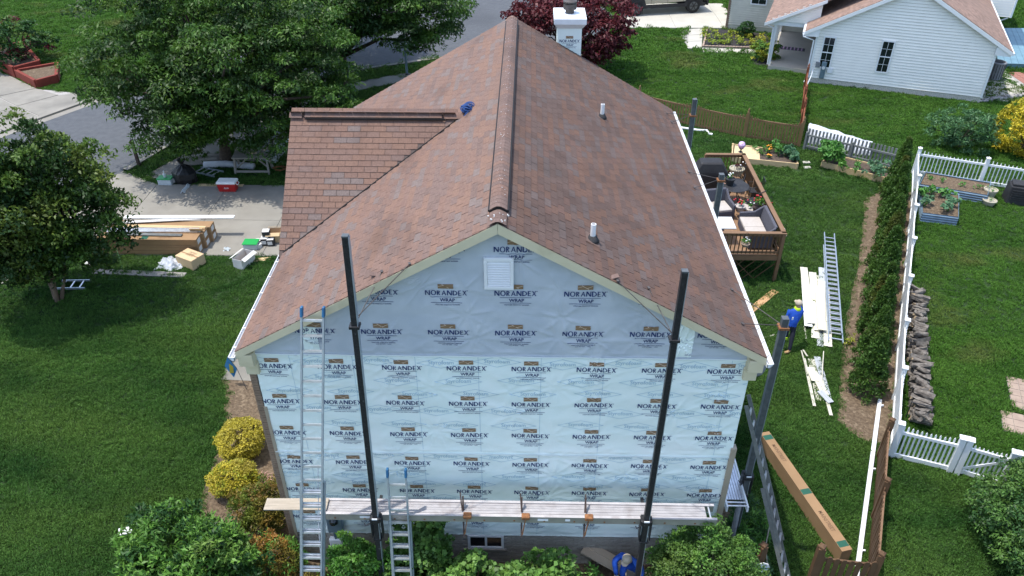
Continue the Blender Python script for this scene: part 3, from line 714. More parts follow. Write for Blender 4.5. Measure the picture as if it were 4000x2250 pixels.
# vent pipes
for x, y, h in ((1.72, .86, .34), (2.42, 7.69, .36)):
    z = rz(x); p = MB().tube([(x, y, z-.05), (x, y, z+h)], .05, 14).build('vent_pipe', 'white_vinyl', house, smooth=False)
    MB().lathe([(.051, .0), (.052, .1), (.07, .1), (.11, .02), (.13, -.02)], (x, y, z), 16).build('pipe_boot', 'rubber', p, smooth=True)
    mt = MB(); kx = .13; mt.add([(x-kx, y-.16, rz(x-kx)+.006), (x+kx, y-.16, rz(x+kx)+.006), (x+kx, y+.2, rz(x+kx)+.006), (x-kx, y+.2, rz(x-kx)+.006)], [(0, 1, 2, 3)]); mt.build('flashing', 'shingle_5', p)
    MB().lathe([(.036, 0), (.0365, .004)], (x, y, z+h+.0005), 12).build('pipe_bore', 'gutter_inside', p)
# chimney on the far gable
ch = MB().bx(1.36, 2.08, 12.02, 13.0, 0, 9.16).build('chimney', 'wrap_lower', house)
mb = MB(); q = [(1.36, 9.14), (1.27, 9.26)]
mb.add([(1.34, 12.0, 9.1), (2.1, 12.0, 9.1), (2.1, 13.02, 9.1), (1.34, 13.02, 9.1), (1.25, 11.9, 9.24), (2.19, 11.9, 9.24), (2.19, 13.1, 9.24), (1.25, 13.1, 9.24)], [(0, 1, 5, 4), (1, 2, 6, 5), (2, 3, 7, 6), (3, 0, 4, 7), (0, 3, 2, 1), (4, 5, 6, 7)])
mb.bx(1.24, 2.2, 11.89, 13.11, 9.242, 9.4); mb.bx(1.3, 2.14, 11.95, 13.05, 9.4, 9.42)
mb.build('chimney_crown', 'white_metal', ch)
fl = MB().lathe([(.13, 0), (.13, .12), (.2, .12), (.2, .28), (.17, .3), (.21, .31), (.21, .35), (.05, .4)], (1.72, 12.5, 9.42), 18).build('flue_cap', 'dull_steel', ch)
for v_, fc_, m_ in LOGO:
    mb = MB(); mb.add([(1.72+a*.78, 12.015-m_*.0012, 8.72+b*.78) for a, b in v_], fc_); mb.build('printed_logo', PM[m_], ch)
# satellite dish on the right corner
ds = MB().lathe([(.01, -.05), (.1, -.04), (.19, .0), (.195, .01), (.1, -.025), (.01, -.035)], (0, 0, 0), 20)
Mx = Matrix.Translation((5.08, .3, 5.93)) @ Matrix.Rotation(R(65), 4, 'X') @ Matrix.Rotation(R(15), 4, 'Y'); ds.v = [tuple(Mx @ Vector(p)) for p in ds.v]
dsh = ds.build('satellite_dish', 'ac_grey', house, smooth=True); MB().beam((4.8, .35, 5.75), (5.06, .34, 5.88), .03, .03).build('dish_arm', 'grey_steel', dsh)
# electric meter under the wrap, spigot
em = MB().bx(-3.98, -3.62, -.16, -.03, 1.2, 1.85).build('electric_meter', 'galvanised', house, bevel=.02)
MB().lathe([(.1, 0), (.1, .04), (.06, .09), (.01, .1)], (0, 0, 0), 16).build('x', 'glass_dark').data.name = 'meter_glass'
gl = bpy.data.objects['x']; gl.name = 'meter_glass'; gl.parent = em; gl.location = (-3.8, -.16, 1.62); gl.rotation_euler = (R(90), 0, 0)
MB().tube([(-3.85, -.1, 1.25), (-3.85, -.1, .3)], .03, 8).build('conduit', 'galvanised', em)
MB().bx(-4.0, -3.7, -.15, -.02, .62, .95).build('meter_box', 'white_vinyl', em, bevel=.02)
# ================================================================== staging and ladders
def ladder(label, p, q, wdir, wid, rail_mat='alu_rail', rung_mat='aluminium', feet=None, caps=False, fly=None, depth=.075, name='ladder', cat='ladder', spacing=.305, group=None):
    p = Vector(p); q = Vector(q); t = thing(name, label, cat, p, group); a = Vector(wdir).normalized(); d = (q-p).normalized(); nrm = a.cross(d)
    secs = [(p, q, wid, Vector((0, 0, 0)))]
    if fly: secs = [(p, p+d*fly[0], wid, Vector((0, 0, 0))), (p+d*fly[1], q, wid-.07, nrm*fly[2])]
    for sp, sq, w0, off in secs:
        for s in (-1, 1): MB().beam(sp+a*s*w0/2+off, sq+a*s*w0/2+off, .032, depth, up=nrm).build('rail', rail_mat, t)
        n = int((sq-sp).length/spacing)
        for i in range(n):
            c = sp+d*(.18+i*spacing)+off
            MB().beam(c-a*w0/2, c+a*w0/2, .042, .036, up=nrm).build('rung', rung_mat, t)
    sp, sq, w0, off = secs[-1]
    if caps:
        for s in (-1, 1): MB().beam(sq+a*s*w0/2+off-d*.1, sq+a*s*w0/2+off+d*.1, .05, .1, up=nrm).build('end_cap', 'blue_plastic', t, bevel=.012)
    return t
ladder('tall aluminium extension ladder leaning on the left slope of the gable', (-4.0, -2.42, 0), (-3.36, -.28, 7.62), (1, 0, 0), .47, caps=True, fly=(4.35, 2.1, .06))
ladder('short aluminium ladder leaning on the scaffold plank beside the left black pole', (-2.06, -1.8, 0), (-2.075, -.78, 3.98), (1, 0, 0), .44, caps=True, fly=(2.9, .9, .06))
# the rope of the tall ladder
one('ladder_rope', 'white pull rope hanging along the rungs of the tall ladder', 'rope', MB().tube([(-3.55, -1.1, 4.4), (-3.62, -1.5, 3.2), (-3.63, -1.8, 2.2), (-3.66, -2.2, 1.0), (-3.7, -2.35, .3)], .009, 6), 'sheet_white')
def pole(label, b, t_, jack_z, brace, arm=True, top_mat='black_metal', wid=.105, group='staging poles'):
    b = Vector(b); t_ = Vector(t_); t = thing('staging_pole', label, 'pole', b, group)
    d = (t_-b).normalized(); rt = Vector((1, 0, 0)); bk = rt.cross(d)
    MB().beam(b, t_, wid, wid, up=(0, 1, 0)).build('post', top_mat, t, bevel=.006)
    MB().beam(b+rt*(wid/2+.006), t_+rt*(wid/2+.006), .012, wid*1.02, up=(0, 1, 0)).build('side_strip', 'alu_rail', t)
    MB().beam(t_+d*.002, t_+d*.03, wid*1.05, wid*1.05, up=(0, 1, 0)).build('top_cap', 'grey_steel', t)
    if jack_z:
        c = b+d*(jack_z-b.z)/d.z
        j = MB(); j.box(c+Vector((0, 0, -.05)), (wid+.09, wid+.1, .12)); j.box(c+Vector((-(wid/2+.05), 0, -.3)), (.02, .16, .6)); j.box(c+Vector((wid/2+.06, 0, -.3)), (.02, .16, .6))
        j.box(c+Vector((0, .0, -.66)), (wid+.07, wid+.08, .05)); jo = j.build('pump_jack', 'black_metal', t, bevel=.004)
        if arm is True:
            MB().beam(c+Vector((0, .05, -.17)), c+Vector((0, .68, -.17)), .06, .05).build('arm', 'black_metal', jo)
            MB().beam(c+Vector((0, .05, -.55)), c+Vector((0, .6, -.2)), .035, .035).build('brace', 'rust', jo)
        MB().tube([c+Vector((-.08, -.07, -.12)), c+Vector((-.2, -.14, -.13)), c+Vector((-.22, -.1, -.1))], .012, 6).build('crank', 'black_metal', jo)
        MB().box(c+Vector((0, -(wid/2+.05), .02)), (.11, .02, .03)).build('clasp', 'white_metal', jo)
    for k, (bz, hook) in enumerate(brace):
        c = b+d*(bz-b.z)/d.z
        if k == 0: MB().box(c, (wid+.08, wid+.06, .05)).build('brace_clamp', 'rust' if top_mat != 'black_metal' else 'black_metal', t)
        MB().tube([c+Vector((.0, .05, 0)), Vector(hook)], .009, 6).build('brace_rod', 'dull_steel', t)
        h = Vector(hook); MB().box(h+Vector((0, 0, .012)), (.045, .07, .01), .3).build('brace_foot', 'dull_steel', t)
    return t
pole('black staging pole in front of the left half of the gable', (-2.6, -1.29, 0), (-2.45, -.8, 9.5), 3.02, [(7.75, (-2.1, .02, rz(2.1)+.02)), (7.85, (-1.55, -.2, rz(1.55)+.02))])
pole('black staging pole in front of the right half of the gable', (2.95, -1.22, 0), (3.1, -.85, 8.92), 3.02, [(7.55, (2.72, .1, rz(2.72)+.02)), (7.6, (2.1, -.2, rz(2.1)+.02))])
GP = 'staging poles along the right eave'
pole('dark grey staging pole beside the worker at the right eave', (5.6, .75, 0), (5.6, .8, 6.75), 2.35, [(6.55, (4.7, .55, rz(4.7)+.02)), (6.55, (4.75, 1.75, rz(4.75)+.02))], 'grey', 'grey_steel', .125, GP)
pole('dark grey staging pole rising in front of the deck table', (5.6, 7.1, 0), (5.6, 7.1, 6.75), None, [(6.6, (4.75, 6.3, rz(4.75)+.02)), (6.6, (4.75, 7.2, rz(4.75)+.02))], False, 'grey_steel', .125, GP)
pole('dark grey staging pole at the far end of the right eave', (5.6, 11.5, 0), (5.6, 11.5, 7.1), None, [(6.6, (4.75, 11.2, rz(4.75)+.02)), (6.6, (4.8, 10.6, rz(4.8)+.02))], False, 'grey_steel', .125, GP)
# walk planks
t = thing('scaffold_plank', 'long aluminium scaffold plank across the front of the gable', 'plank', (.3, -.87, 2.8))
X0, X1 = -3.72, 4.46
for y in (-1.045, -.69): MB().bx(X0, X1, y-.018, y+.018, 2.8, 2.99).build('side_rail', 'alu_plank_side', t)
for y in (-1.05, -.69): MB().bx(X0, X1, y-.03, y+.03, 2.991, 2.999).build('rail_flange', 'alu_plank', t)
for i in range(9):
    y = -1.01+i*.034
    MB().bx(X0+.02, X1-.2, y, y+.026, 2.95, 2.975+.003*(i % 2)).build('tread', 'alu_plank', t)
MB().bx(X0+.02, X1-.2, -1.02, -.71, 2.93, 2.949).build('tread_bed', 'alu_plank_side', t)
MB().tube([(X1-.12, -1.03, 2.96), (X1-.12, -.71, 2.96)], .02, 8).build('end_rung', 'aluminium', t)
for x in np.arange(X0+.3, X1, .62): MB().tube([(x, -1.064, 2.86), (x, -1.07, 2.86)], .02, 10).build('rivet', 'rust', t)
for i, x in enumerate((-2.9, .78, 1.35)): MB().bx(x, x+(.22 if i != 2 else .1), -1.069, -1.0645, 2.87, 2.93).build('sticker', 'white_print', t)
for i, x in enumerate((-.75, .45, 1.75)):
    l = ['first', 'second', 'third'][i]
    t = thing('plank_bracket', 'rusty guard bracket with dark stake hooked on the front plank, %s from the left' % l, 'bracket', (x, -1.1, 2.3), 'guard brackets on the front plank')
    MB().beam((x, -1.14, 2.45), (x-.02+i*.02, -.78, 3.25), .035, .05).build('stake', 'dark_wood', t)
    MB().beam((x+.03*(i-1), -.95, 3.0), (x+.05*(i-1)-.03, -.72, 3.3), .025, .03).build('upper_stake', 'dark_wood', t)
    MB().bx(x+.0, x+.17, -1.13, -1.0, 2.95, 3.04).build('clamp', 'rust', t, bevel=.012)
    MB().beam((x+.08, -1.1, 2.95), (x+.02, -1.13, 2.5), .02, .03).build('strut', 'rust', t)
one('board', 'weathered plywood board sticking out beyond the left end of the plank', 'board', MB().box((-4.25, -.86, 3.02), (1.3, .3, .025), R(1)), 'weathered_wood')
t = thing('scaffold_plank', 'aluminium scaffold plank along the right side of the house', 'plank', (5.3, 1.6, 1.9))
for x in (5.04, 5.5): MB().bx(x-.018, x+.018, .05, 6.2, 1.9, 2.06).build('side_rail', 'white_metal', t)
for i in range(7): MB().bx(5.07+i*.06, 5.12+i*.06, .3, 6.2, 2.0, 2.025).build('tread', 'aluminium', t)
MB().bx(5.06, 5.48, .3, 6.2, 1.985, 1.999).build('tread_bed', 'black_vent', t)
for y in (.12, .22): MB().tube([(5.04, y, 2.02), (5.5, y, 2.02)], .018, 8).build('end_rung', 'aluminium', t)
one('plank_support', 'grey round post under the near end of the right plank', 'post', MB().tube([(5.4, .25, 0), (5.38, .3, 1.9)], .06, 12), 'ac_grey', smooth=True)
one('scrap_block', 'small brown wood block lying on the right side plank', 'block', MB().box((5.25, 1.5, 2.05), (.16, .09, .04), .3), 'cedar_board')
ladder('dark weathered extension ladder leaning against the right side of the house', (6.62, -.9, 0), (5.28, 1.1, 4.3), (.35, .94, 0), .44, 'alu_dark', 'aluminium', depth=.085, fly=(3.0, 1.4, .06))
one('hose', 'pale cord trailing from the right side ladder to the ground', 'cord', MB().tube([(6.2, .35, 1.7), (6.05, -.1, .9), (6.15, -.45, .3), (6.4, -.6, .12), (6.62, -.72, .1)], .014, 6), 'alu_plank_side', smooth=True)
one('siding_stack', 'cream siding lengths standing behind the right side ladder', 'siding', MB().box((5.22, 2.3, 2.75), (.3, .08, 1.4), .15, M4=Matrix.Rotation(.1, 4, 'Y') @ Matrix.Rotation(.15, 4, 'Z')), 'cream_siding')
# blue rope coil in the roof valley
mb = MB(); pts = []
for k in range(260):
    a = k*.42; r = .1+.03*math.sin(k*.9); tilt = k*.013
    pts.append((-.94+r*math.cos(a)*(1+.3*math.sin(tilt*5)), 6.0+.2*math.sin(tilt*7)*.5+r*.9*math.sin(a), 8.97+.1*math.sin(a*.5+k*.2)+.05*math.cos(a)))
mb.tube(pts, .013, 5); mb.tube([(-.9, 5.75, 9.0), (-1.0, 5.6, 8.95), (-.96, 5.7, 8.97)], .013, 5)
one('rope_coil', 'coil of dark blue rope resting in the roof valley', 'rope', mb, 'blue_rope', smooth=True)
# lifted shingle corners and torn flaps
for i, (x, y, s) in enumerate(((2.05, -.12, 1), (-2.25, .05, -1))):
    MB().box((x, y, rz(x)+.03), (.16, .12, .012), M4=Matrix.Rotation(R(-12*s), 4, 'Y') @ Matrix.Rotation(.2, 4, 'Z')).build('loose_shingle', 'shingle_3', roof)
# ================================================================== white neighbour house
A2 = Vector((16.55, 32.75, 0)); U2 = Vector((.9413, -.3377, 0)); V2 = Vector((.3377, .9413, 0))
def L2(s, d, z): return A2+U2*s+V2*d+Vector((0, 0, z))
M2 = Matrix((U2, V2, Vector((0, 0, 1)))).transposed().to_4x4(); M2.translation = A2
def to2(mb): mb.v = [tuple(M2 @ Vector(p)) for p in mb.v]; return mb
h2 = thing('house', 'white clapboard house with brown roof and recessed porch beyond the back fence', 'house', tuple(L2(4.5, 4, 0)))
def h2p(mb, name, mat, parent=None, **k): return to2(mb).build(name, mat, parent or h2, **k)
EV, PK, SG = 3.28, 5.72, .545
b = MB(); b.bx(0, 9.0, .03, 12, .3, EV); b.prism([(0, .03, EV), (9, .03, EV), (4.5, .03, PK)], (0, 12, 0)); h2p(b, 'wall', 'brick_brown')
fnd = h2p(MB().bx(.02, 8.98, .06, 11.9, 0, .3), 'foundation', 'mortar')
for j in range(4):
    for i in range(44): h2p(MB().bx(.03+i*.204+(.1 if j % 2 else 0), .22+i*.204+(.1 if j % 2 else 0), .03, .07, .008+j*.073, .07+j*.073), 'brick', 'brick_white', fnd)
sd_ = h2p(MB().bx(.1, 8.9, .025, .0295, .3, EV), 'siding', 'ac_grey')  # dark grey backing paints the shadow line in the gap under each clapboard
z = .3; 
while z < PK-.1:
    hi = z+.156; xa = 0 if hi < EV else (hi-EV)/SG; xb = 9.0-xa
    if xb-xa > .2:
        b = MB(); b.add([(xa, .02, hi), (xb, .02, hi), (xb, -.022, z+.02), (xa, -.022, z+.02), (xa, .02, z+.02), (xb, .02, z+.02)], [(0, 1, 2, 3), (3, 2, 5, 4)])
        h2p(b, 'clapboard', 'house_siding', sd_, fix=False)
    z += .156
h2p(MB().bx(-.02, .09, -.045, .03, .3, EV), 'corner_trim', 'white_vinyl'); h2p(MB().bx(8.91, 9.02, -.045, .03, .3, EV), 'corner_trim', 'white_vinyl')
def roof2(pts, d0, d1, th=.1):
    b = MB(); (xa, za), (xb, zb) = pts; b.prism([(xa, d0, za), (xb, d0, zb), (xb, d0, zb-th), (xa, d0, za-th)], (0, d1-d0, 0)); return b
r2o = h2p(roof2([(-.65, EV-.35), (4.5, PK+.12)], -.3, 12.3), 'roof', 'house_roof'); h2p(roof2([(9.65, EV-.35), (4.5, PK+.12)], -.3, 12.3), 'roof', 'house_roof')
def field2(xa, za, xb, zb, d0, d1, par):
    n = int(math.hypot(xb-xa, zb-za)/.146); b = MB(); 
    for i in range(n):
        f0, f1 = i/n, (i+1.1)/n; x0, z0, x1, z1 = xa+(xb-xa)*f0, za+(zb-za)*f0, xa+(xb-xa)*f1, za+(zb-za)*f1; y = d0-random.uniform(0, .3)
        while y < d1:
            ya, yb = max(y, d0), min(y+.305, d1); y += .305
            if yb-ya > .03: b.add([(x0, ya, z0+.02), (x0, yb-.006, z0+.02), (x1, yb-.006, z1+.008), (x1, ya, z1+.008), (x0, ya, z0), (x0, yb-.006, z0)], [(0, 1, 2, 3), (4, 5, 1, 0)])
    o = h2p(b, 'shingle_field', 'house_roof', par); o['kind'] = 'stuff'
field2(-.65, EV-.35, 4.5, PK+.12, -.3, 6, r2o); field2(9.65, EV-.35, 4.5, PK+.12, -.3, 4, r2o)
for s in (0, 1):
    f_x = (lambda x: x) if s == 0 else (lambda x: 9-x)
    h2p(MB().prism([(f_x(-.65), -.32, EV-.36), (f_x(4.5), -.32, PK+.1), (f_x(4.5), -.32, PK-.12), (f_x(-.65), -.32, EV-.56)], (0, .04, 0)), 'rake_board', 'white_vinyl')
    h2p(MB().prism([(f_x(-.65), -.27, EV-.5), (f_x(.12), -.27, EV-.12), (f_x(.12), -.27, EV-.6), (f_x(-.6), -.27, EV-.62)], (0, .3, 0)), 'eave_return', 'white_vinyl')
    h2p(MB().bx(min(f_x(-.76), f_x(-.65)), max(f_x(-.76), f_x(-.65)), -.3, 12, EV-.52, EV-.4), 'gutter', 'white_metal')
def win2(s0, s1, z0, z1, d=-.0, grid=(2, 2), cream=None):
    b = MB(); f = .07
    b.bx(s0, s1, d-.06, d, z1-f, z1); b.bx(s0, s1, d-.06, d, z0, z0+f); b.bx(s0, s0+f, d-.06, d, z0+f, z1-f); b.bx(s1-f, s1, d-.06, d, z0+f, z1-f); zm = (z0+z1)/2
    b.bx(s0+f, s1-f, d-.05, d, zm-.025, zm+.025); w_ = h2p(b, 'window', 'white_vinyl')
    for a, e in ((z0+f, zm-.025), (zm+.025, z1-f)):
        h2p(MB().bx(s0+f, s1-f, d-.015, d-.008, a, e), 'pane', 'glass_dark', w_)
        h2p(MB().bx((s0+s1)/2-.008, (s0+s1)/2+.008, d-.028, d-.016, a, e), 'muntin', 'white_vinyl', w_); h2p(MB().bx(s0+f, s1-f, d-.03, d-.0285, (a+e)/2-.008, (a+e)/2+.008), 'muntin', 'white_vinyl', w_)
win2(.4, 1.07, .93, 2.72, -.024); win2(3.4, 4.07, 1.03, 2.82, -.024)
h2p(MB().tube([(-.7, -.33, EV-.5), (-.68, -.34, EV-.62), (-.1, -.1, EV-.85), (-.08, -.08, .15), (-.15, -.25, .08)], .045, 8), 'downspout', 'white_metal')
mt_ = h2p(MB().bx(.6, .86, -.14, -.02, .35, 1.3), 'meter_box', 'galvanised', bevel=.015); h2p(MB().tube([(.73, -.14, .98), (.73, -.2, .98)], .09, 14), 'meter_glass', 'clear_plastic', mt_)
h2p(MB().bx(.28, .52, -.12, -.02, .95, 1.25), 'meter_box', 'ac_grey', bevel=.01); h2p(MB().bx(.95, 1.25, -.1, -.02, .7, 1.0), 'meter_box', 'white_metal', bevel=.01)
h2p(MB().tube([(.2, -.1, .9), (.18, -.25, .5), (.05, -.6, .02)], .03, 8), 'vent_hose', 'white_metal')
# porch
pf = h2p(MB().bx(-2.35, 0, 1.45, 9.0, 0, .24), 'porch_floor', 'concrete_new')
for d_ in (1.6, 5.0, 8.6):
    h2p(MB().bx(-2.42, -2.24, d_, d_+.18, .24, 2.62), 'porch_column', 'white_vinyl', bevel=.015)
h2p(MB().bx(-2.75, 0, 1.5, 1.66, 2.62, 2.85), 'porch_beam', 'white_vinyl'); h2p(MB().bx(-2.5, -2.3, 1.67, 9, 2.62, 2.85), 'porch_beam', 'white_vinyl')
pr2 = h2p(roof2([(-2.95, 2.74), (2.0, 2.74+4.95*.5)], 1.3, 9.5), 'porch_roof', 'house_roof'); field2(-2.95, 2.74, .6, 2.74+3.55*.5, 1.3, 6, pr2)
gs = h2p(MB().prism([(-2.6, 1.45, 2.86), (0, 1.45, 2.86), (0, 1.45, 4.1)], (0, .1, 0)), 'porch_gable', 'white_vinyl')
for i in range(7): h2p(MB().bx(-2.6+.155*i/.5, 0, 1.435, 1.449, 2.87+i*.155, 3.01+i*.155), 'clapboard', 'house_siding', gs)
h2p(MB().prism([(-2.97, 1.27, 2.74), (.2, 1.27, 4.32), (.2, 1.27, 4.14), (-2.97, 1.27, 2.56)], (0, .04, 0)), 'rake_board', 'white_vinyl')
h2p(MB().tube([(-2.8, 1.35, 2.6), (-2.45, 1.5, 2.45), (-2.4, 1.52, .3)], .045, 8), 'downspout', 'white_metal')
rug = h2p(MB().bx(-2.1, -.5, 4.9, 5.5, .242, .25), 'porch_rug', 'wicker')
for i in range(7): h2p(MB().bx(-2.05+i*.22, -1.97+i*.22, 4.92, 5.48, .2505, .253), 'rug_stripe', 'gazing', rug)
h2p(MB().bx(-3.05, -2.36, 4.2, 5.1, 0, .12), 'porch_step', 'concrete_new'); h2p(MB().bx(-2.9, -2.5, 4.45, 4.85, .121, .13), 'door_mat', 'wicker')
# front wing with pale siding
wg = h2p(MB().bx(-5.85, 0, 8.95, 16, 0, 3.2), 'wing_wall', 'cream_siding')
for i in range(19): b = MB(); b.add([(-5.8, 8.94, .45+i*.146), (-.2, 8.94, .45+i*.146), (-.2, 8.915, .325+i*.146), (-5.8, 8.9, .325+i*.146), (-.2, 8.94, .325+i*.146), (-5.8, 8.94, .325+i*.146)], [(0, 1, 2, 3), (3, 2, 4, 5)]); h2p(b, 'clapboard', 'cream_siding', wg, fix=False)
for j in range(44): h2p(MB().bx(-5.96, -5.84+(.06 if j % 2 else 0), 8.9, 9.0, .005+j*.07, .065+j*.07), 'brick', 'brick_brown', wg)
win2(-4.55, -3.5, 1.75, 3.15, 8.91)
h2p(roof2([(-6.3, 2.95), (-2.9, 4.6)], 8.6, 16.3), 'wing_roof', 'house_roof')
# second wing at the far right of the same house
h3 = thing('house', 'white clapboard house end showing past the right eave of the neighbour house', 'house', (33, 42, 0))
c3 = Vector((30.5, 38.9, 0)); b = MB()
Q = [c3+U2*s for s in (-6, 0)]
b.prism([Q[0]+Vector((0, 0, 2.0)), Q[1]+Vector((0, 0, 2.0)), Q[1]+Vector((0, 0, 6)), Q[0]+Vector((0, 0, 6))], V2*8); w3 = b.build('wall', 'white_vinyl', h3)
b = MB(); b.prism([Q[0]+V2, Q[1]-U2*1.6+V2, Q[1]-U2*1.6+V2+Vector((0, 0, 2)), Q[0]+V2+Vector((0, 0, 2))], V2*6); b.build('lower_wall', 'white_vinyl', h3)
for i in range(26):
    b = MB(); z = 2.02+i*.155; b.add([Q[0]+Vector((0, 0, z+.15))-V2*.01, Q[1]+Vector((0, 0, z+.15))-V2*.01, Q[1]+Vector((0, 0, z))-V2*.035, Q[0]+Vector((0, 0, z))-V2*.035, Q[0]+Vector((0, 0, z))-V2*.005, Q[1]+Vector((0, 0, z))-V2*.005], [(0, 1, 2, 3), (3, 2, 5, 4)]); b.build('clapboard', 'house_siding', w3, fix=False)
MB().beam(Q[1]-V2*.03+Vector((0, 0, 2)), Q[1]-V2*.03+Vector((0, 0, 6)), .12, .08).build('corner_trim', 'white_vinyl', h3)
MB().beam(Q[1]+Vector((-.1, .1, 1.95)), Q[1]-U2*1.7+V2*.6+Vector((0, 0, .9)), .08, .08).build('brace', 'white_vinyl', h3)
# air conditioner, slate-blue roofed shed, brick patio, stone edge by the white house
t = thing('air_conditioner', 'grey outdoor air conditioner behind the corner of the white house', 'air conditioner', (27.55, 33.5, 0))
MB().lathe([(.42, .05), (.42, .1), (.4, .1), (.4, .95), (.44, .96), (.44, 1.0), (.4, 1.03)], (27.55, 33.5, 0), 20).build('casing', 'ac_grey', t); MB().lathe([(.34, 1.031), (.34, 1.04), (.05, 1.06)], (27.55, 33.5, 0), 18).build('fan_guard', 'black_vent', t)
for i in range(18):
    a = i*math.pi/9; MB().beam((27.55+.405*math.cos(a), 33.5+.405*math.sin(a), .1), (27.55+.405*math.cos(a), 33.5+.405*math.sin(a), .95), .02, .02).build('louvre', 'black_vent', t)
MB().bx(27.05, 28.05, 33.0, 34.0, 0, .05).build('base_slab', 'concrete', t)
t = thing('shed_cover', 'low slate-blue deck cover of long boards at the top right', 'deck', (31, 38.5, 0))
MB().prism([(28.6, 35.3, 0), (34, 34.9, 0), (36, 42.3, 0), (31.6, 42.4, 0)], (0, 0, .3)).build('frame', 'blue_shed', t)
for i in range(14):
    f = i/14; x0 = 28.6+5.4*f; x1 = 31.6+4.4*f; MB().prism([(x0, 35.25-.4*f, .302), (x0+.37, 35.22-.4*f, .302), (x1+.3, 42.4, .302), (x1, 42.4, .302)], (0, 0, .035)).build('board', 'blue_shed', t)
bp = struct('brick_patio', MB().prism([(28.9, 34.6, 0), (33, 34.3, 0), (32, 31.2, 0), (28.3, 32.2, 0)], (0, 0, .012)), 'mortar')
for i in range(8):
    for j in range(8): MB().bx(28.9+i*.4, 29.27+i*.4, 32.2+j*.3, 32.48+j*.3, .0, .03).build('paver', 'brick_red', bp)
lumpy_bed('gravel_strip', [(25.3, 31.2), (25.0, 30.0), (26.6, 29.9), (28.4, 31.6), (29.0, 35), (27.5, 36)], .01, 'concrete_new')
for i in range(9):
    a = random.uniform(0, 3); b = MB().lathe([(.03, 0), (.2, .03), (.22, .1), (.12, .16), (.02, .17)], (0, 0, 0), 7, sx=random.uniform(.7, 1.1), sy=.7)
    b.v = [(x+25.3+i*.33, y+29.85+random.uniform(-.1, .12)+.12*i, z) for x, y, z in b.v]; one('edging_stone', 'flat pale stone in the edging by the white house corner', 'stone', b, 'mortar', 'edging stones', smooth=True)
# drive, walk and front beds of the white house
slabs('driveway', [6.9, 7.4, 10.6, 13.9, 15.0], [43.15, 46.6, 49.4], .03, 'concrete_new')
wk = struct('path', MB().bx(10.7, 11.7, 38.75, 43.0, -.03, .01), 'mortar')
for j in range(3): MB().prism([(10.65+.28*j, 38.75+j*1.4, 0), (11.6+.28*j, 38.9+j*1.4, 0), (11.87+.28*j, 40.25+j*1.4, 0), (10.92+.28*j, 40.1+j*1.4, 0)], (0, 0, .03)).build('slab', 'concrete_new', wk)
for j in range(4): MB().prism([(11.62+j*.93, 38.88-j*.09, 0), (12.53+j*.93, 38.79-j*.09, 0), (12.53+j*.93, 37.95-j*.05, 0), (11.55+j*.93, 38.0-j*.05, 0)], (0, 0, .03)).build('slab', 'concrete_new', wk)
lumpy_bed('planting_bed', [(11.85, 39.2), (12.75, 43.0), (13.9, 42.8), (16.6, 41.9), (15.9, 38.7)], .012, 'mulch_black')
lumpy_bed('planting_bed', [(14.35, 37.4), (15.7, 37.2), (16.0, 35.3), (14.2, 35.7)], .012, 'mulch_black')
edge = [(11.72+i*.215, 39.05-i*.018) for i in range(19)]+[(11.72+i*.055, 39.05+i*.215) for i in range(1, 18)]
for i, (x, y) in enumerate(edge): one('edging_block', 'tan edging block round the yellow flower bed', 'block', MB().box((x, y, .06), (.19, .12, .13), random.uniform(-.1, .1)+(1.3 if i >= 19 else 0)), 'paver', 'flower bed edging blocks', bevel=.01)
# ================================================================== fences
def pmesh(name, mb, mat):
    o = mb.build(name, mat); me = o.data; bpy.data.objects.remove(o); return me
def post(t, x, y, h, w0, mat, cap='flat', rz_=0, capmat=None):
    p = MB().box((x, y, h/2), (w0, w0, h), rz_).build('post', mat, t, bevel=.004)
    if cap == 'flat': MB().box((x, y, h+.02), (w0*1.35, w0*1.35, .04), rz_).build('post_cap', capmat or mat, p, bevel=.008); MB().lathe([(w0*.6, .041), (.01, .09)], (x, y, h), 4).build('post_cap', capmat or mat, p)
    elif cap == 'finial': MB().lathe([(w0*.55, 0), (w0*.55, .03), (w0*.3, .05), (w0*.5, .11), (w0*.3, .18), (.01, .24)], (x, y, h), 8).build('finial', mat, p, smooth=True)
    elif cap == 'dome': MB().lathe([(w0*.6, 0), (w0*.66, .03), (w0*.6, .06), (.02, .1)], (x, y, h), 4).build('finial', mat, p)
    return p
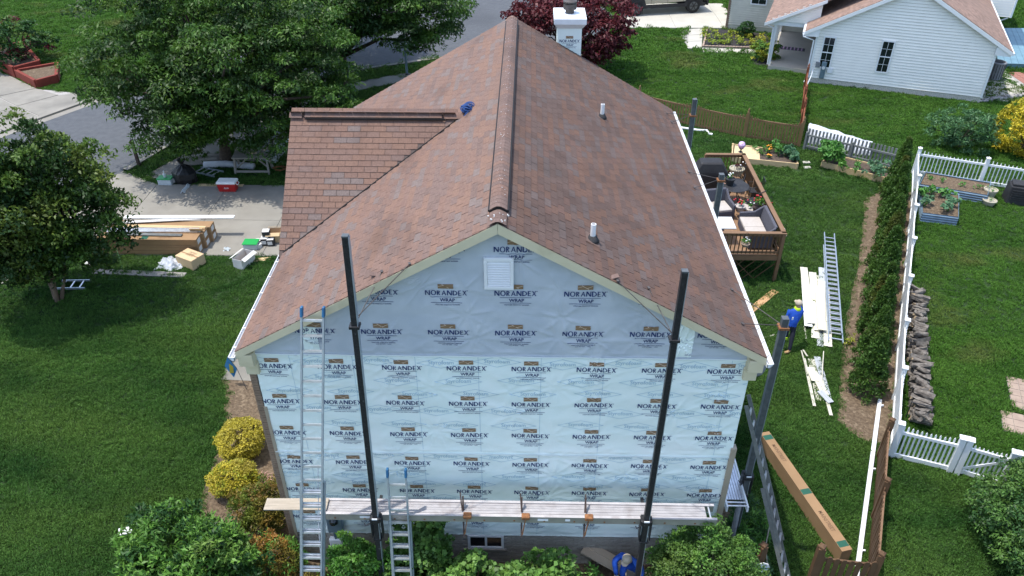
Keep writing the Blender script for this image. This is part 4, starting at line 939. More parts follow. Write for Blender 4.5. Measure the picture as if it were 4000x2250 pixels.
def fence(label, pts, mat, n, ph, sag, pw, pt, off, rails, post_h, post_w, cap, cat='fence', top='flat', closed=True, rail_h=.09, rail_mat=None, ground=.05, group=None, skip_last=False, bottom_extra=None):
    c = Vector((*pts[len(pts)//2], 0)); t = thing('picket_fence', label, cat, c, group); rm = rail_mat or mat; cache = {}
    for i, (a, b) in enumerate(zip(pts[:-1], pts[1:])):
        a = Vector((*a, 0)); b = Vector((*b, 0)); d = (b-a).normalized(); nrm = Vector((d.y, -d.x, 0)); ang = math.atan2(d.y, d.x); ln = (b-a).length
        if not (closed is False and i == 0): post(t, a.x, a.y, post_h, post_w, mat, cap, ang)
        for z, hh in rails: MB().beam(a+Vector((0, 0, z)), b+Vector((0, 0, z)), .045, hh).build('rail', rm, t)
        for k in range(n):
            f = (k+.5)/n; h = ph-sag*4*f*(1-f); h = round(h, 2)
            if h not in cache:
                mb = MB(); x = pw/2; y = pt/2; z0 = ground
                if top == 'flat': mb.bx(-x, x, -y, y, z0, h)
                elif top == 'dog': mb.prism([(-x, -y, z0), (x, -y, z0), (x, -y, h-pw*.4), (x*.4, -y, h), (-x*.4, -y, h), (-x, -y, h-pw*.4)], (0, pt, 0))
                else: mb.bx(-x, x, -y, y, z0, h-.05); mb.prism([(-x, -y, h-.05), (x, -y, h-.05), (0, -y, h)], (0, pt, 0))
                cache[h] = pmesh('picket', mb, mat)
            q = a+(b-a)*f+nrm*off-c; o = link('picket', cache[h], t, q); o.rotation_euler = (random.uniform(-.01, .01), random.uniform(-.012, .012) if mat != 'white_vinyl' else 0, ang)
    if not skip_last: post(t, pts[-1][0], pts[-1][1], post_h, post_w, mat, cap, ang)
    return t
WP = [(17.97, 21.01), (16.86, 18.31), (15.72, 15.74), (14.63, 13.22), (13.53, 10.72), (12.43, 8.21), (11.46, 5.9), (10.49, 3.61)]
WR_ = [(.95, .09), (.12, .14)]
fence('long white vinyl picket fence running beside the row of evergreens', WP, 'white_vinyl', 22, 1.2, .2, .045, .022, -.012, WR_, 1.24, .13, 'flat', top='point')
fence('white vinyl picket fence behind the metal raised beds', [(17.97, 21.01), (20.51, 20.01), (23.1, 19.0), (25.6, 18.0)], 'white_vinyl', 18, 1.2, .12, .04, .022, -.02, WR_, 1.24, .13, 'flat', top='point', closed=False)
fence('short white picket fence panel in front of the log pile', [(10.52, 3.58), (11.88, 3.1)], 'white_vinyl', 13, 1.2, .06, .045, .022, -.02, WR_, 1.24, .14, 'flat', top='point', closed=False)
g = fence('white picket garden gate with a diagonal brace at the right edge', [(12.05, 3.04), (12.98, 2.62)], 'white_vinyl', 10, 1.15, .08, .042, .022, -.02, WR_, 1.24, .14, 'flat', cat='gate', top='point')
MB().beam((12.1, 3.02, .2), (12.93, 2.64, .9), .03, .07).build('brace', 'white_vinyl', g); MB().bx(12.9, 12.94, 2.52, 2.6, .85, 1.0).build('latch', 'black_metal', g)
fence('white vinyl fence panel continuing past the gate at the right edge', [(13.05, 2.6), (15.2, 1.8)], 'white_vinyl', 16, 1.2, .06, .045, .022, -.02, WR_, 1.24, .14, 'flat', top='point')
fence('brown stained picket fence with scalloped top across the back garden', [(6.3, 27.9), (8.87, 26.2), (11.23, 24.85), (13.63, 23.85)], 'fence_golden', 19, 1.25, .22, .09, .022, .03, [(1.0, .09), (.12, .09)], 1.32, .12, 'finial', top='dog', rail_mat='brown_trim')
fence('rust red picket fence running back to the white house', [(13.66, 24.05), (14.4, 26.3), (14.95, 28.1), (16.0, 31.4)], 'rust_stain', 17, 1.25, .15, .09, .022, .03, [(1.0, .09), (.2, .09)], 1.32, .13, 'finial', top='dog', closed=False)
fence('weathered grey picket fence behind the vegetable bed', [(13.78, 23.55), (15.55, 22.4), (17.3, 21.2)], 'grey_picket', 13, 1.08, 0, .09, .02, -.03, [(.75, .09), (.2, .09)], .9, .09, None)
fence('brown picket fence beside the fallen white downspout', [(10.2, 3.6), (9.32, 1.52), (8.4, -.62)], 'brown_stain', 18, 1.2, .12, .09, .022, .03, [(1.02, .1), (.12, .1)], 1.36, .14, 'dome', top='dog', rail_mat='brown_trim')
fence('brown picket gate section at the bottom edge of the yard', [(7.12, -.48), (8.38, -.64)], 'brown_stain', 8, 1.2, .1, .11, .024, .035, [(1.0, .09), (.2, .09)], 1.4, .16, 'dome', top='dog', skip_last=True)
t = fence('brown gate post with boards beside the holly shrub', [(5.55, -.55), (5.84, -.45)], 'brown_stain', 2, 1.15, 0, .11, .024, .035, [(.95, .09)], 1.38, .16, 'dome', top='dog', closed=False)
one('yard_sign', 'white and blue octagonal security sign by the brown gate post', 'sign', MB().tube([(5.86, -.62, .85), (5.86, -.635, .85)], .17, 8), 'white_print')
s_ = one('sign_stripe', 'blue band across the octagonal security sign', 'sign', MB().bx(5.72, 6.0, -.642, -.637, .8, .86), 'sign_blue'); s_.parent = bpy.data.objects['yard_sign']; s_.location = Vector(s_.location)-bpy.data.objects['yard_sign'].location
for k in ('category', 'group', 'label'):
    if k in s_: del s_[k]
# ================================================================== deck
DX0, DX1, DY0, DY1, DZ = 5.2, 9.5, 12.2, 18.62, 1.1
dk = thing('deck', 'brown timber deck with railing behind the right eave', 'deck', (7.5, 15.4, 0))
n = int((DX1-DX0)/.145)
for i in range(n): MB().bx(DX0+i*.145, DX0+i*.145+.138, DY0, DY1, DZ-.03, DZ).build('deck_board', 'deck_board', dk)
MB().bx(DX0, DX1+.02, DY0-.03, DY0-.005, DZ-.22, DZ-.035).build('rim_board', 'brown_trim', dk); MB().bx(DX1+.005, DX1+.03, DY0, DY1, DZ-.22, DZ-.035).build('rim_board', 'brown_trim', dk)
MB().bx(DX0, DX1, DY1+.005, DY1+.03, DZ-.22, DZ-.035).build('rim_board', 'brown_trim', dk)
RT = DZ+.9
for (xa, ya, xb, yb, nb) in ((DX0, DY0, DX1, DY0, 30), (DX1, DY0, DX1, DY1, 46), (7.95, DY1, DX1, DY1, 11)):
    d = Vector((xb-xa, yb-ya, 0)).normalized(); nn = Vector((d.y, -d.x, 0))
    MB().beam(Vector((xa, ya, RT))-d*.02, Vector((xb, yb, RT))+d*.08, .16, .035).build('rail_cap', 'brown_trim', dk)
    for z in (RT-.09, DZ+.1): MB().beam((xa, ya, z), (xb, yb, z), .04, .085).build('rail', 'brown_trim', dk)
    me = pmesh('baluster', MB().bx(-.017, .017, -.017, .017, DZ+.06, RT-.05), 'brown_stain')
    for k in range(nb): link('baluster', me, dk, Vector((xa+(xb-xa)*(k+.5)/nb, ya+(yb-ya)*(k+.5)/nb, 0))+nn*.03-WL['deck'])
for x, y in ((DX1, DY0), (7.6, DY0), (DX0+.1, DY0), (DX1, 14.4), (DX1, 16.5), (DX1, DY1), (7.95, DY1)):
    MB().bx(x-.055, x+.055, y-.055, y+.055, 0, RT-.02).build('post', 'brown_trim', dk)
for i in range(9):
    for s in (-1, 1): MB().beam((5.4+i*.42, DY0+.05, .04), (5.4+i*.42+s*.8, DY0+.05+.004*s, .84), .035, .008, up=(0, 1, 0)).build('lattice_slat', 'brown_stain', dk)
# deck furniture
def on(z=DZ): return z
GX, GY = (7.85, 17.26)
TX, TY = (8.63, 16.14)
t = thing('grill', 'barbecue grill under a black cloth cover on the deck', 'grill', (GX, GY, DZ))
V_ = [(-.62, -.33, .02), (.62, -.33, .02), (.62, .33, .02), (-.62, .33, .02), (-.66, -.34, .75), (.66, -.34, .75), (.66, .34, .75), (-.66, .34, .75), (-.4, -.25, 1.15), (.4, -.25, 1.15), (.4, .2, 1.18), (-.4, .2, 1.18)]
c_ = MB().add([(x*1.05+GX, y*1.1+GY, z*1.1+DZ) for x, y, z in V_], [(0, 1, 5, 4), (1, 2, 6, 5), (2, 3, 7, 6), (3, 0, 4, 7), (4, 5, 9, 8), (5, 6, 10, 9), (6, 7, 11, 10), (7, 4, 8, 11), (8, 9, 10, 11), (3, 2, 1, 0)]).build('cover', 'black_cover', t, bevel=.05)
MB().bx(GX+.3, GX+.42, GY-.386, GY-.383, DZ+.72, DZ+.82).build('cover_badge', 'white_print', t)
t = thing('patio_table', 'round black wrought iron table on the deck', 'table', (TX, TY, DZ))
MB().lathe([(.55, .7), (.57, .715), (.55, .73), (.02, .73)], (TX, TY, DZ), 26).build('tabletop', 'black_cover', t)
for k in range(4):
    a = k*math.pi/2+.5; MB().tube([(TX+.1*math.cos(a), TY+.1*math.sin(a), DZ+.7), (TX+.2*math.cos(a), TY+.2*math.sin(a), DZ+.35), (TX+.42*math.cos(a), TY+.42*math.sin(a), DZ)], .015, 6).build('leg', 'black_metal', t)
def iron_chair(label, x, y, rz_):
    t = thing('patio_chair', label, 'chair', (0, 0, 0), 'black iron deck chairs')
    MB().bx(-.24, .24, -.23, .23, .43, .45).build('seat', 'black_cover', t)
    b = MB()
    for i in range(7): b.beam((-.22+i*.073, .23, .46), (-.22+i*.073, .32, .95), .012, .012)
    b.beam((-.24, .32, .95), (.24, .32, .95), .02, .02); b.build('backrest', 'black_metal', t)
    for sx in (-1, 1):
        MB().tube([(sx*.22, -.2, .43), (sx*.26, -.26, 0)], .012, 6).build('leg', 'black_metal', t); MB().tube([(sx*.22, .2, .43), (sx*.26, .28, 0)], .012, 6).build('leg', 'black_metal', t)
        MB().tube([(sx*.25, .28, .68), (sx*.27, 0, .7), (sx*.26, -.22, .66), (sx*.24, -.22, .44)], .012, 6).build('armrest', 'black_metal', t)
    return place(t, x, y, DZ, rz_)
iron_chair('black iron chair facing the round table from the railing side', TX+.85, TY+.15, R(-95)); iron_chair('black iron chair at the near right of the round table', TX+.6, TY-.75, R(-140))
iron_chair('black iron chair beyond the round table by the far railing', TX+.35, TY+.95, R(-20))
def wicker(label, x, y, rz_, w0):
    t = thing('wicker_sofa', label, 'sofa', (0, 0, 0), 'grey wicker seats on the deck')
    MB().bx(-w0/2, w0/2, -.38, .36, .05, .34).build('base', 'wicker', t, bevel=.02)
    MB().prism([(-w0/2-.03, .36, .05), (-w0/2-.03, .46, .05), (-w0/2-.03, .56, .92), (-w0/2-.03, .46, .9)], (w0+.06, 0, 0)).build('backrest', 'wicker', t, bevel=.02)
    for s in (-1, 1): MB().prism([(s*w0/2, -.38, .05), (s*w0/2, -.38, .6), (s*w0/2, .15, .64), (s*w0/2, .5, .9), (s*w0/2, .4, .05)], (s*.09, 0, 0)).build('arm', 'wicker', t, bevel=.015)
    k = 2 if w0 > 1 else 1
    for i in range(k): MB().bx(-w0/2+.02+i*(w0-.04)/k, -w0/2+.02+(i+1)*(w0-.04)/k-.012, -.38, .36, .345, .45).build('cushion', 'cushion', t, bevel=.02)
    return place(t, x, y, DZ, rz_)
wicker('grey wicker two-seat sofa with beige cushions against the deck railing', 8.82, 13.4, R(-90), 1.55)
wicker('grey wicker armchair beyond the white-topped deck table', *(7.73, 14.97), R(12), 1.05)
t = thing('coffee_table', 'white-topped rectangular table on the deck by the eave', 'table', (7.3, 13.3, DZ))
MB().bx(6.55, 8.02, 12.9, 13.75, DZ+.62, DZ+.66).build('tabletop', 'table_top', t); MB().bx(6.75, 7.65, 13.1, 13.5, DZ, DZ+.61).build('base', 'wicker', t)
def pot(label, x, y, z, r, h, mat, plant, psize, pmat, n=120, flower=None, fl=9, group='potted plants'):
    t = thing('potted_plant', label, 'plant', (x, y, z), group)
    MB().lathe([(r*.7, 0), (r*.95, h*.85), (r*1.05, h*.86), (r*1.05, h), (r*.88, h), (r*.85, h*.9), (.02, h*.9)], (x, y, z), 16).build('pot', mat, t, smooth=False)
    cl = np.array([(x+random.gauss(0, r*.35), y+random.gauss(0, r*.35), z+h+plant*random.uniform(.1, .8), plant*.45) for _ in range(5)])
    foliage('foliage', cl, n//5, psize, pmat, t, flat=.9)
    if flower:
        for k in range(fl):
            q = (x+random.gauss(0, r*.5), y+random.gauss(0, r*.5), z+h+plant*random.uniform(.6, 1.15)); MB().lathe([(.005, -.02), (.035, 0), (.02, .025), (.004, .03)], q, 7).build('flower', flower, t, smooth=True)
    return t
pot('glazed pot of yellowing leaves on the deck beside the grill', *(8.34, 17.27), DZ+.1, .27, .42, 'glazed_pot', .22, .14, 'leaf_yellow', 80)
pot('pale pot with reddish plant on the deck near the far railing', *(9.13, 17.95), DZ+.3, .3, .3, 'glazed_pot', .22, .1, 'leaf_maple', 60, 'petal_white', 4)
pot('pink pot of coppery leaves in front of the round table', *(8.35, 16.43), DZ+.45, .19, .3, 'terracotta', .16, .1, 'leaf_orange', 60)
pot('black pot with white flowers on the round table', TX-.2, TY+.05, DZ+.732, .19, .28, 'black_cover', .16, .08, 'leaf_green', 70, 'petal_white', 5)
pot('pot of red geraniums behind the wicker sofa', *(8.64, 14.94), DZ+.25, .2, .24, 'cushion', .2, .09, 'leaf_green', 70, 'petal_red', 12)
pot('wide pale planter of small flowers beside the red geraniums', *(9.09, 15.13), DZ+.15, .34, .2, 'cushion', .14, .09, 'leaf_veg', 90, 'petal_white', 5)
pot('tall plant of red blooms in a dark pot on the deck rail', 9.2, 14.75, DZ+.3, .15, .25, 'dark_wood', .4, .11, 'leaf_green', 120, 'petal_red', 14)
def basket(label, x, y, z, fl):
    t = thing('hanging_basket', label, 'basket', (x, y, z), 'hanging baskets round the deck')
    MB().lathe([(.02, -.14), (.1, -.12), (.17, 0), (.16, .01), (.05, -.02)], (x, y, z), 12).build('basket_bowl', 'paver', t)
    MB().tube([(x-.16, y, z), (x-.05, y, z+.38), (x, y, z+.42), (x+.05, y, z+.38), (x+.16, y, z)], .007, 5).build('hanger', 'black_metal', t)
    foliage('foliage', np.array([(x+random.gauss(0, .06), y+random.gauss(0, .06), z+.07, .12) for _ in range(4)]), 16, .09, 'leaf_green', t)
    for k in range(5): MB().lathe([(.005, -.02), (.03, 0), (.004, .03)], (x+random.gauss(0, .07), y+random.gauss(0, .07), z+random.uniform(.1, .22)), 7).build('flower', fl, t, smooth=True)
basket('hanging basket of red flowers below the far corner of the deck', 9.85, 17.2, 1.35, 'petal_red'); basket('hanging basket with one red bloom outside the long railing', 9.85, 15.3, 1.35, 'petal_red')
basket('hanging basket of white flowers outside the railing by the sofa', 9.85, 13.3, 1.3, 'petal_white'); basket('wicker basket hung on the near deck railing', 8.15, 12.0, 1.7, 'petal_white')
t = thing('gazing_ball', 'mottled pink and white gazing ball at the far deck corner', 'ornament', (9.42, 18.85, RT))
MB().lathe([(.01, 0), (.11, .05), (.16, .16), (.11, .28), (.02, .32)], (9.42, 18.85, RT+.15), 18).build('ball', 'gazing', t, smooth=True); MB().lathe([(.1, 0), (.03, .05), (.03, .12), (.1, .17)], (9.42, 18.85, RT), 12).build('stand', 'black_metal', t)
# ================================================================== garden beds
def wood_bed(label, pts, h, mat, soil='soil'):
    c = Vector((sum(p[0] for p in pts)/4, sum(p[1] for p in pts)/4, 0)); t = thing('raised_bed', label, 'garden bed', c)
    MB().prism([(c.x+(x-c.x)*.97, c.y+(y-c.y)*.97, .005) for x, y in pts], (0, 0, h-.07)).build('soil', soil, t)
    for a, b in zip(pts, pts[1:]+pts[:1]): MB().beam((*a, h/2), (*b, h/2), .045, h).build('side_board', mat, t)
    for x, y in pts: MB().bx(x-.04, x+.04, y-.04, y+.04, 0, h+.02).build('corner_post', mat, t)
    return t
b1 = [(10.0, 22.05), (12.85, 21.4), (13.1, 22.7), (10.35, 23.5)]; wood_bed('lumber raised bed with straw, marigolds and greens', b1, .28, 'lumber')
one('straw_mulch', 'pale straw mulch covering the left part of the raised bed', 'straw', MB().prism([(10.08, 22.12, .22), (11.25, 21.85, .22), (11.5, 23.1, .22), (10.42, 23.4, .22)], (0, 0, .03)), 'straw')
b2 = [(14.05, 21.6), (16.35, 20.02), (17.0, 20.9), (14.6, 22.5)]; wood_bed('lumber raised bed full of vegetables before the grey fence', b2, .3, 'lumber')
for i, (x, y, sx) in enumerate((( -0, 0, 0),)): pass
def metal_bed(label, pts, h):
    c = Vector((sum(p[0] for p in pts)/4, sum(p[1] for p in pts)/4, 0)); t = thing('raised_bed', label, 'garden bed', c)
    MB().prism([(c.x+(x-c.x)*.98, c.y+(y-c.y)*.98, .005) for x, y in pts], (0, 0, h-.08)).build('soil', 'mulch', t)
    for a, b in zip(pts, pts[1:]+pts[:1]):
        mb = MB(); a = Vector((*a, 0)); b = Vector((*b, 0)); d = (b-a).normalized(); nn = Vector((d.y, -d.x, 0)); k = 17; P = []
        for i in range(k): P += [a+nn*.025*math.sin(i*math.pi/2)+Vector((0, 0, h*i/(k-1))), b+nn*.025*math.sin(i*math.pi/2)+Vector((0, 0, h*i/(k-1)))]
        mb.add(P, [(2*i, 2*i+1, 2*i+3, 2*i+2) for i in range(k-1)]); mb.build('side_sheet', 'galvanised', t)
    return t
metal_bed('galvanised raised bed with leafy greens inside the white fence', [(16.55, 16.65), (17.85, 16.3), (18.75, 18.3), (17.3, 18.7)], .42)
metal_bed('long galvanised raised bed along the far white fence', [(17.45, 19.2), (19.9, 18.2), (20.6, 19.4), (18.2, 20.4)], .42)
t = thing('compost_bin', 'black plastic compost bin by the white fence', 'bin', (21.1, 18.6, 0))
MB().add([(20.75, 18.2, 0), (21.55, 17.95, 0), (21.75, 18.7, 0), (20.95, 18.95, 0), (20.8, 18.25, .8), (21.5, 18.0, .8), (21.7, 18.65, .8), (21.0, 18.9, .8)], [(0, 1, 5, 4), (1, 2, 6, 5), (2, 3, 7, 6), (3, 0, 4, 7), (4, 5, 6, 7), (0, 3, 2, 1)]).build('body', 'black_cover', t, bevel=.03)
for j in range(5): MB().beam((20.85+.0*j, 18.17, .25+j*.1), (21.48, 17.965, .25+j*.1), .03, .04).build('louvre', 'rubber', t)
MB().prism([(20.85, 18.3, .8), (21.45, 18.1, .8), (21.6, 18.6, .8), (21.05, 18.8, .8)], (0, 0, .1)).build('lid', 'rubber', t, bevel=.02)
pot('tan pot beside the black compost bin', 20.3, 18.75, 0, .27, .42, 'glazed_pot', .1, .08, 'leaf_veg', 30); pot('small tan pot in front of the compost bin', 20.0, 18.1, 0, .27, .25, 'glazed_pot', .1, .08, 'leaf_veg', 30)
for i, q in enumerate(((13.48, 22.05), (13.36, 21.50))): one('stepping_stone', ['pale stepping stone on the lawn, nearer the fence', 'pale stepping stone on the lawn, nearer the camera'][i], 'stone', MB().box((*q, .03), (.34, .2, .07), .1), 'concrete_new', bevel=.02)
# white tarp over something behind the grey fence
def cloth(name, label, cat, pts, hfun, mat, nx=26, ny=18, amp=.05, group=None, thick=0):
    """draped sheet over a quad footprint pts; hfun(u,v) gives height"""
    P = [Vector((*p, 0)) for p in pts]; vs_ = []; ph = [random.uniform(0, 6) for _ in range(4)]
    for j in range(ny+1):
        for i in range(nx+1):
            u, v = i/nx, j/ny; p = (P[0]*(1-u)+P[1]*u)*(1-v)+(P[3]*(1-u)+P[2]*u)*v
            e = min(u, 1-u, v, 1-v)
            p.x += amp*.8*math.sin(v*9+ph[0])*(1-e); p.y += amp*.8*math.sin(u*11+ph[1])*(1-e)
            z = hfun(u, v)+amp*(math.sin(u*23+v*9+ph[2])*.5+math.sin(v*31-u*14+ph[3])*.4+random.uniform(-.25, .25))
            vs_.append((p.x, p.y, max(.012, z)))
    F = [(j*(nx+1)+i, j*(nx+1)+i+1, (j+1)*(nx+1)+i+1, (j+1)*(nx+1)+i) for j in range(ny) for i in range(nx)]
    return one(name, label, cat, MB().add(vs_, F), mat, group, smooth=False)
cloth('tarp', 'white tarp draped over a frame behind the grey fence', 'tarp', [(14.1, 24.3), (16.6, 22.7), (17.0, 23.7), (14.5, 25.5)], lambda u, v: .75*math.sin(math.pi*min(1, max(0, v)))**.5*(1-.35*u), 'sheet_white', amp=.05)
# ================================================================== building materials lying about
def board(label, p, q, w0, th, mat, z=None, cat='board', name='board', group=None, ang=0):
    a = Vector((*p, (z if z is not None else th/2+.01))); b = Vector((*q, (z if z is not None else th/2+.01)))
    return one(name, label, cat, MB().beam(a, b, w0, th), mat, group)
def siding(label, p, q, w0, z, mat='cream_siding', group=None, roll=0):
    """a length of two-step vinyl siding: stepped profile with a hook"""
    a = Vector((*p, z)); b = Vector((*q, z)); d = (b-a).normalized(); s = Vector((d.y, -d.x, 0)); up = Vector((0, 0, 1))
    prof = [(-.5, .0), (-.5, .012), (-.02, .022), (0, .008), (.02, .012), (.46, .022), (.5, .006)]
    P = [c+s*u*w0+up*h for c in (a, b) for u, h in prof]; m = len(prof)
    P += [c+s*u*w0+up*(h-.004) for c in (a, b) for u, h in prof]
    F = [(i, i+1, m+i+1, m+i) for i in range(m-1)]+[(2*m+i, 3*m+i, 3*m+i+1, 2*m+i+1) for i in range(m-1)]
    return one('vinyl_siding', label, 'siding', MB().add(P, F), mat, group)
# -- right yard: ladder with siding on it, scrap piles
ladder('aluminium extension ladder lying on the lawn under the siding pile', (10.55, 8.5, .1), (12.42, 15.3, .1), (.96, -.26, 0), .44, fly=(6.2, .4, .085))
GS = 'cream siding panels in the long pile'
D_ = Vector((1.75, 6.7, 0)).normalized()
for i, (ox, oy, ln, dz, m_) in enumerate(((10.05, 8.35, 3.6, .03, 'siding_back'), (9.98, 8.75, 3.9, .05, 'cream_siding'), (10.25, 8.3, 3.4, .075, 'cream_siding'), (10.16, 9.1, 3.6, .1, 'cream_siding'), (9.9, 9.3, 3.3, .12, 'white_vinyl'), (10.3, 9.2, 2.9, .15, 'cream_siding'), (10.62, 9.9, 3.2, .06, 'siding_back'), (10.0, 9.4, 3.5, .17, 'cream_siding'), (10.25, 9.0, 2.6, .2, 'cream_siding'))):
    a = random.uniform(-.05, .05); d = Vector((D_.x*math.cos(a)-D_.y*math.sin(a), D_.x*math.sin(a)+D_.y*math.cos(a), 0))
    siding('cream vinyl siding panel in the long pile on the lawn', (ox, oy), (ox+d.x*ln, oy+d.y*ln), .26, dz, m_, GS)
GS2 = 'cut siding scraps near the mulch bed'
for i, (q1, q2, w0) in enumerate((((9.55, 7.72), (9.24, 5.78), .22), ((9.76, 7.82), (9.49, 5.70), .2), ((9.32, 7.71), (9.00, 5.52), .09), ((9.57, 6.86), (9.36, 5.12), .1), ((9.41, 7.04), (9.45, 5.96), .22), ((9.34, 7.23), (9.34, 6.58), .24), ((9.33, 6.13), (9.50, 5.62), .2), ((9.30, 8.01), (9.17, 6.85), .04), ((9.36, 8.03), (9.40, 7.71), .05))):
    siding('cut scrap of cream siding in the loose pile by the mulch bed', q1, q2, w0, .02+.015*i, 'cream_siding' if i not in (1, 6) else 'siding_back', GS2)
one('siding_strip', 'thin cream strip curling up from the scrap pile', 'siding', MB().tube([(*(9.87, 7.72), .35), (*(9.72, 7.24), .25), (*(9.53, 6.59), .1), (*(9.41, 5.96), .05)], .016, 5), 'cream_siding')
board('short cream trim stick on the lawn beside the worker', (9.82, 9.44), (9.66, 8.59), .05, .015, 'cream_siding', cat='trim')
board('cream trim stick poking out from under the eave', (8.37, 8.81), (8.79, 9.01), .06, .015, 'cream_siding', cat='trim')
board('broad tan board lying on the lawn under the right eave', (8.17, 10.24), (9.38, 11.51), .26, .03, 'cedar_board')
t = thing('siding_carton', 'long brown cardboard carton lying across the right lawn', 'carton', (7.6, 2, 0))
ca, cb = Vector((7.1, 4.0, .25)), Vector((8.1, .15, .25)); MB().beam(ca, cb, .27, .46).build('box', 'cardboard', t)
d = (cb-ca).normalized(); s = Vector((d.y, -d.x, 0))
for f in (.03, .52, .93): p = ca.lerp(cb, f); MB().beam(p+Vector((0, 0, .2315)), p+d*.17+Vector((0, 0, .2315)), .25, .002).build('print_band', 'carton_green', t)
for f, tx in ((.2, 'MAINSTREET'), (.78, 'MAINSTREET')):
    v, fc = text_geo(tx, .62, .1); p = ca.lerp(cb, f)+Vector((0, 0, .2325)); MB().add([p+d*a+s*-b for a, b in v], fc).build('lettering', 'carton_print', t, fix=False)
t = thing('downspout', 'long white downspout lying from the mulch bed to the brown gate', 'downspout', (9.6, 2.8, 0))
pa, pb = Vector((11.0, 5.8, .08)), Vector((8.05, -.75, .1)); MB().beam(pa, pb, .11, .09).build('pipe', 'white_metal', t, bevel=.012)
for f in (.04, .42, .82): MB().box(pa.lerp(pb, f)+Vector((.09, 0, .02)), (.07, .04, .05)).build('strap', 'white_metal', t)
t = thing('downspout', 'white downspout with bent end on the grass by the back fence', 'downspout', (8.5, 23.2, 0))
MB().tube([(*(8.02, 26.01), .06), (*(9.06, 25.63), .06), (*(9.51, 25.59), .06), (*(9.54, 25.20), .06), (*(9.70, 25.10), .06)], .06, 8).build('pipe', 'white_metal', t)
# log pile
mlog = []
for k in range(12):
    mb = MB(); r = random.uniform(.04, .095); n = 9
    mb.tube([(-.24, 0, 0), (-.08, random.uniform(-.02, .02), random.uniform(-.01, .02)), (.08, random.uniform(-.02, .02), 0), (.24, 0, random.uniform(-.02, .02))], [r*random.uniform(.85, 1.1) for _ in range(4)], n if k % 3 == 0 else random.choice((3, 4, 5)))
    for i_ in range(len(mb.v)): x_, y_, z_ = mb.v[i_]; mb.v[i_] = (x_*random.uniform(.9, 1.1), y_+random.uniform(-.015, .015), z_+random.uniform(-.015, .015))
    o = mb.build('l', ['log_bark', 'log_end'])
    for p in o.data.polygons: p.material_index = 1 if (len(p.vertices) > 4 and k < 4) else 0
    mlog.append((o.data, r)); bpy.data.objects.remove(o)
LA, LB = Vector((14.2, 11.3, 0)), Vector((11.75, 4.85, 0)); dl = (LB-LA).normalized(); sl_ = Vector((-dl.y, dl.x, 0)); k = 0
for row in range(5):
    n = 46-row*4
    for i in range(n):
        me, r = random.choice(mlog); p = LA+dl*(.1+i*(LB-LA).length/n+row*.08)+sl_*random.uniform(-.05, .05)
        o = link('firewood_log', me, None, (p.x, p.y, r+row*.115+random.uniform(0, .05)))
        o.rotation_euler = (random.uniform(0, 6), random.uniform(-.1, .1), math.atan2(sl_.y, sl_.x)+random.gauss(0, .2 if row < 2 else .5)); o.scale = (random.uniform(.65, 1.25), random.uniform(.7, 1.2), random.uniform(.7, 1.2))
        tag(o, 'split grey firewood log in the pile along the white fence', 'log', 'firewood logs'); k += 1
t = thing('log_rack', 'black metal end hoop of the firewood rack', 'rack', (11.8, 4.9, 0)); MB().tube([(11.5, 5.1, 0), (11.5, 5.1, .65), (12.05, 4.9, .65), (12.05, 4.9, 0)], .018, 8).build('hoop', 'black_metal', t)
# -- driveway: cartons and trim
k = 0
CL = ['top row nearest the lawn', 'top row in the middle, flap open', 'top row farthest from the lawn', 'bottom row nearest the lawn', 'bottom row in the middle', 'bottom row farthest from the lawn']
for r in (1, 0):
    for c in range(3):
        y = 13.5+c*.48; t = thing('siding_carton', 'long brown siding carton on the driveway, %s' % CL[k], 'carton', (-13.8, y+.23, .03+r*.335)); k += 1
        x1 = -11.95+c*.1+random.uniform(-.03, .03); MB().bx(-15.8+c*.05, x1, y, y+.465, .034+r*.335, .36+r*.335).build('box', 'cardboard', t)
        MB().bx(x1+.001, x1+.004, y+.1, y+.36, .1+r*.335, .3+r*.335).build('end_label', 'paper_white', t)
        if c == 0 and r == 1:
            v, fc = text_geo('MAINSTREET', .7, .13); MB().add([(-15.2+a, y+.23+b, .6965) for a, b in v], fc).build('lettering', 'carton_print', t, fix=False)
            v, fc = text_geo('CERTAINTEED', .55, .09); MB().add([(-13.2+a, y+.15+b, .6965) for a, b in v], fc).build('lettering', 'carton_print', t, fix=False)
            MB().bx(-14.1, -13.85, y+.02, y+.45, .6955, .698).build('print_band', 'carton_green', t)
            for zz in (.2, .45): MB().bx(-15.6, -12.2, y-.003, y-.001, zz, zz+.012).build('print_line', 'carton_print', t)
        if c == 1 and r == 1:
            MB().box((-12.15, y+.1, .79), (.5, .02, .22), .1, M4=Matrix.Rotation(.6, 4, 'X')).build('flap', 'cardboard_light', t); MB().bx(-12.6, -12.0, y+.1, y+.4, .697, .72).build('contents', 'paper_white', t)
def bundle(label, p, q, n, r, mat, z, name='trim_bundle', cat='trim'):
    t = thing(name, label, cat, (*((Vector(p)+Vector(q))/2)[:2], z)); a = Vector((*p, z)); b = Vector((*q, z)); s = Vector((0, 1, 0))
    for i in range(n): MB().beam(a+s*i*r*1.1, b+s*(i*r*1.1+random.uniform(-.02, .02)), r, r*.6).build('length', mat, t)
bundle('bundle of silver metal trim on top of the cartons', (-15.6, 14.0), (-12.1, 14.05), 4, .07, 'aluminium', .73); bundle('bundle of dark trim wrapped in plastic on the cartons', (-15.5, 13.78), (-12.6, 13.72), 3, .06, 'alu_dark', .73)
bundle('tan trim lengths lying on the cartons', (-15.4, 14.38), (-11.9, 14.3), 3, .06, 'lumber', .73)
board('long white fascia board on top of the carton stack', (-15.3, 15.0), (-11.0, 15.1), .22, .04, 'white_vinyl', .8, cat='board'); board('second white fascia board slanting beside the first on the cartons', (-15.6, 14.6), (-12.3, 15.02), .16, .03, 'paper_white', .76)
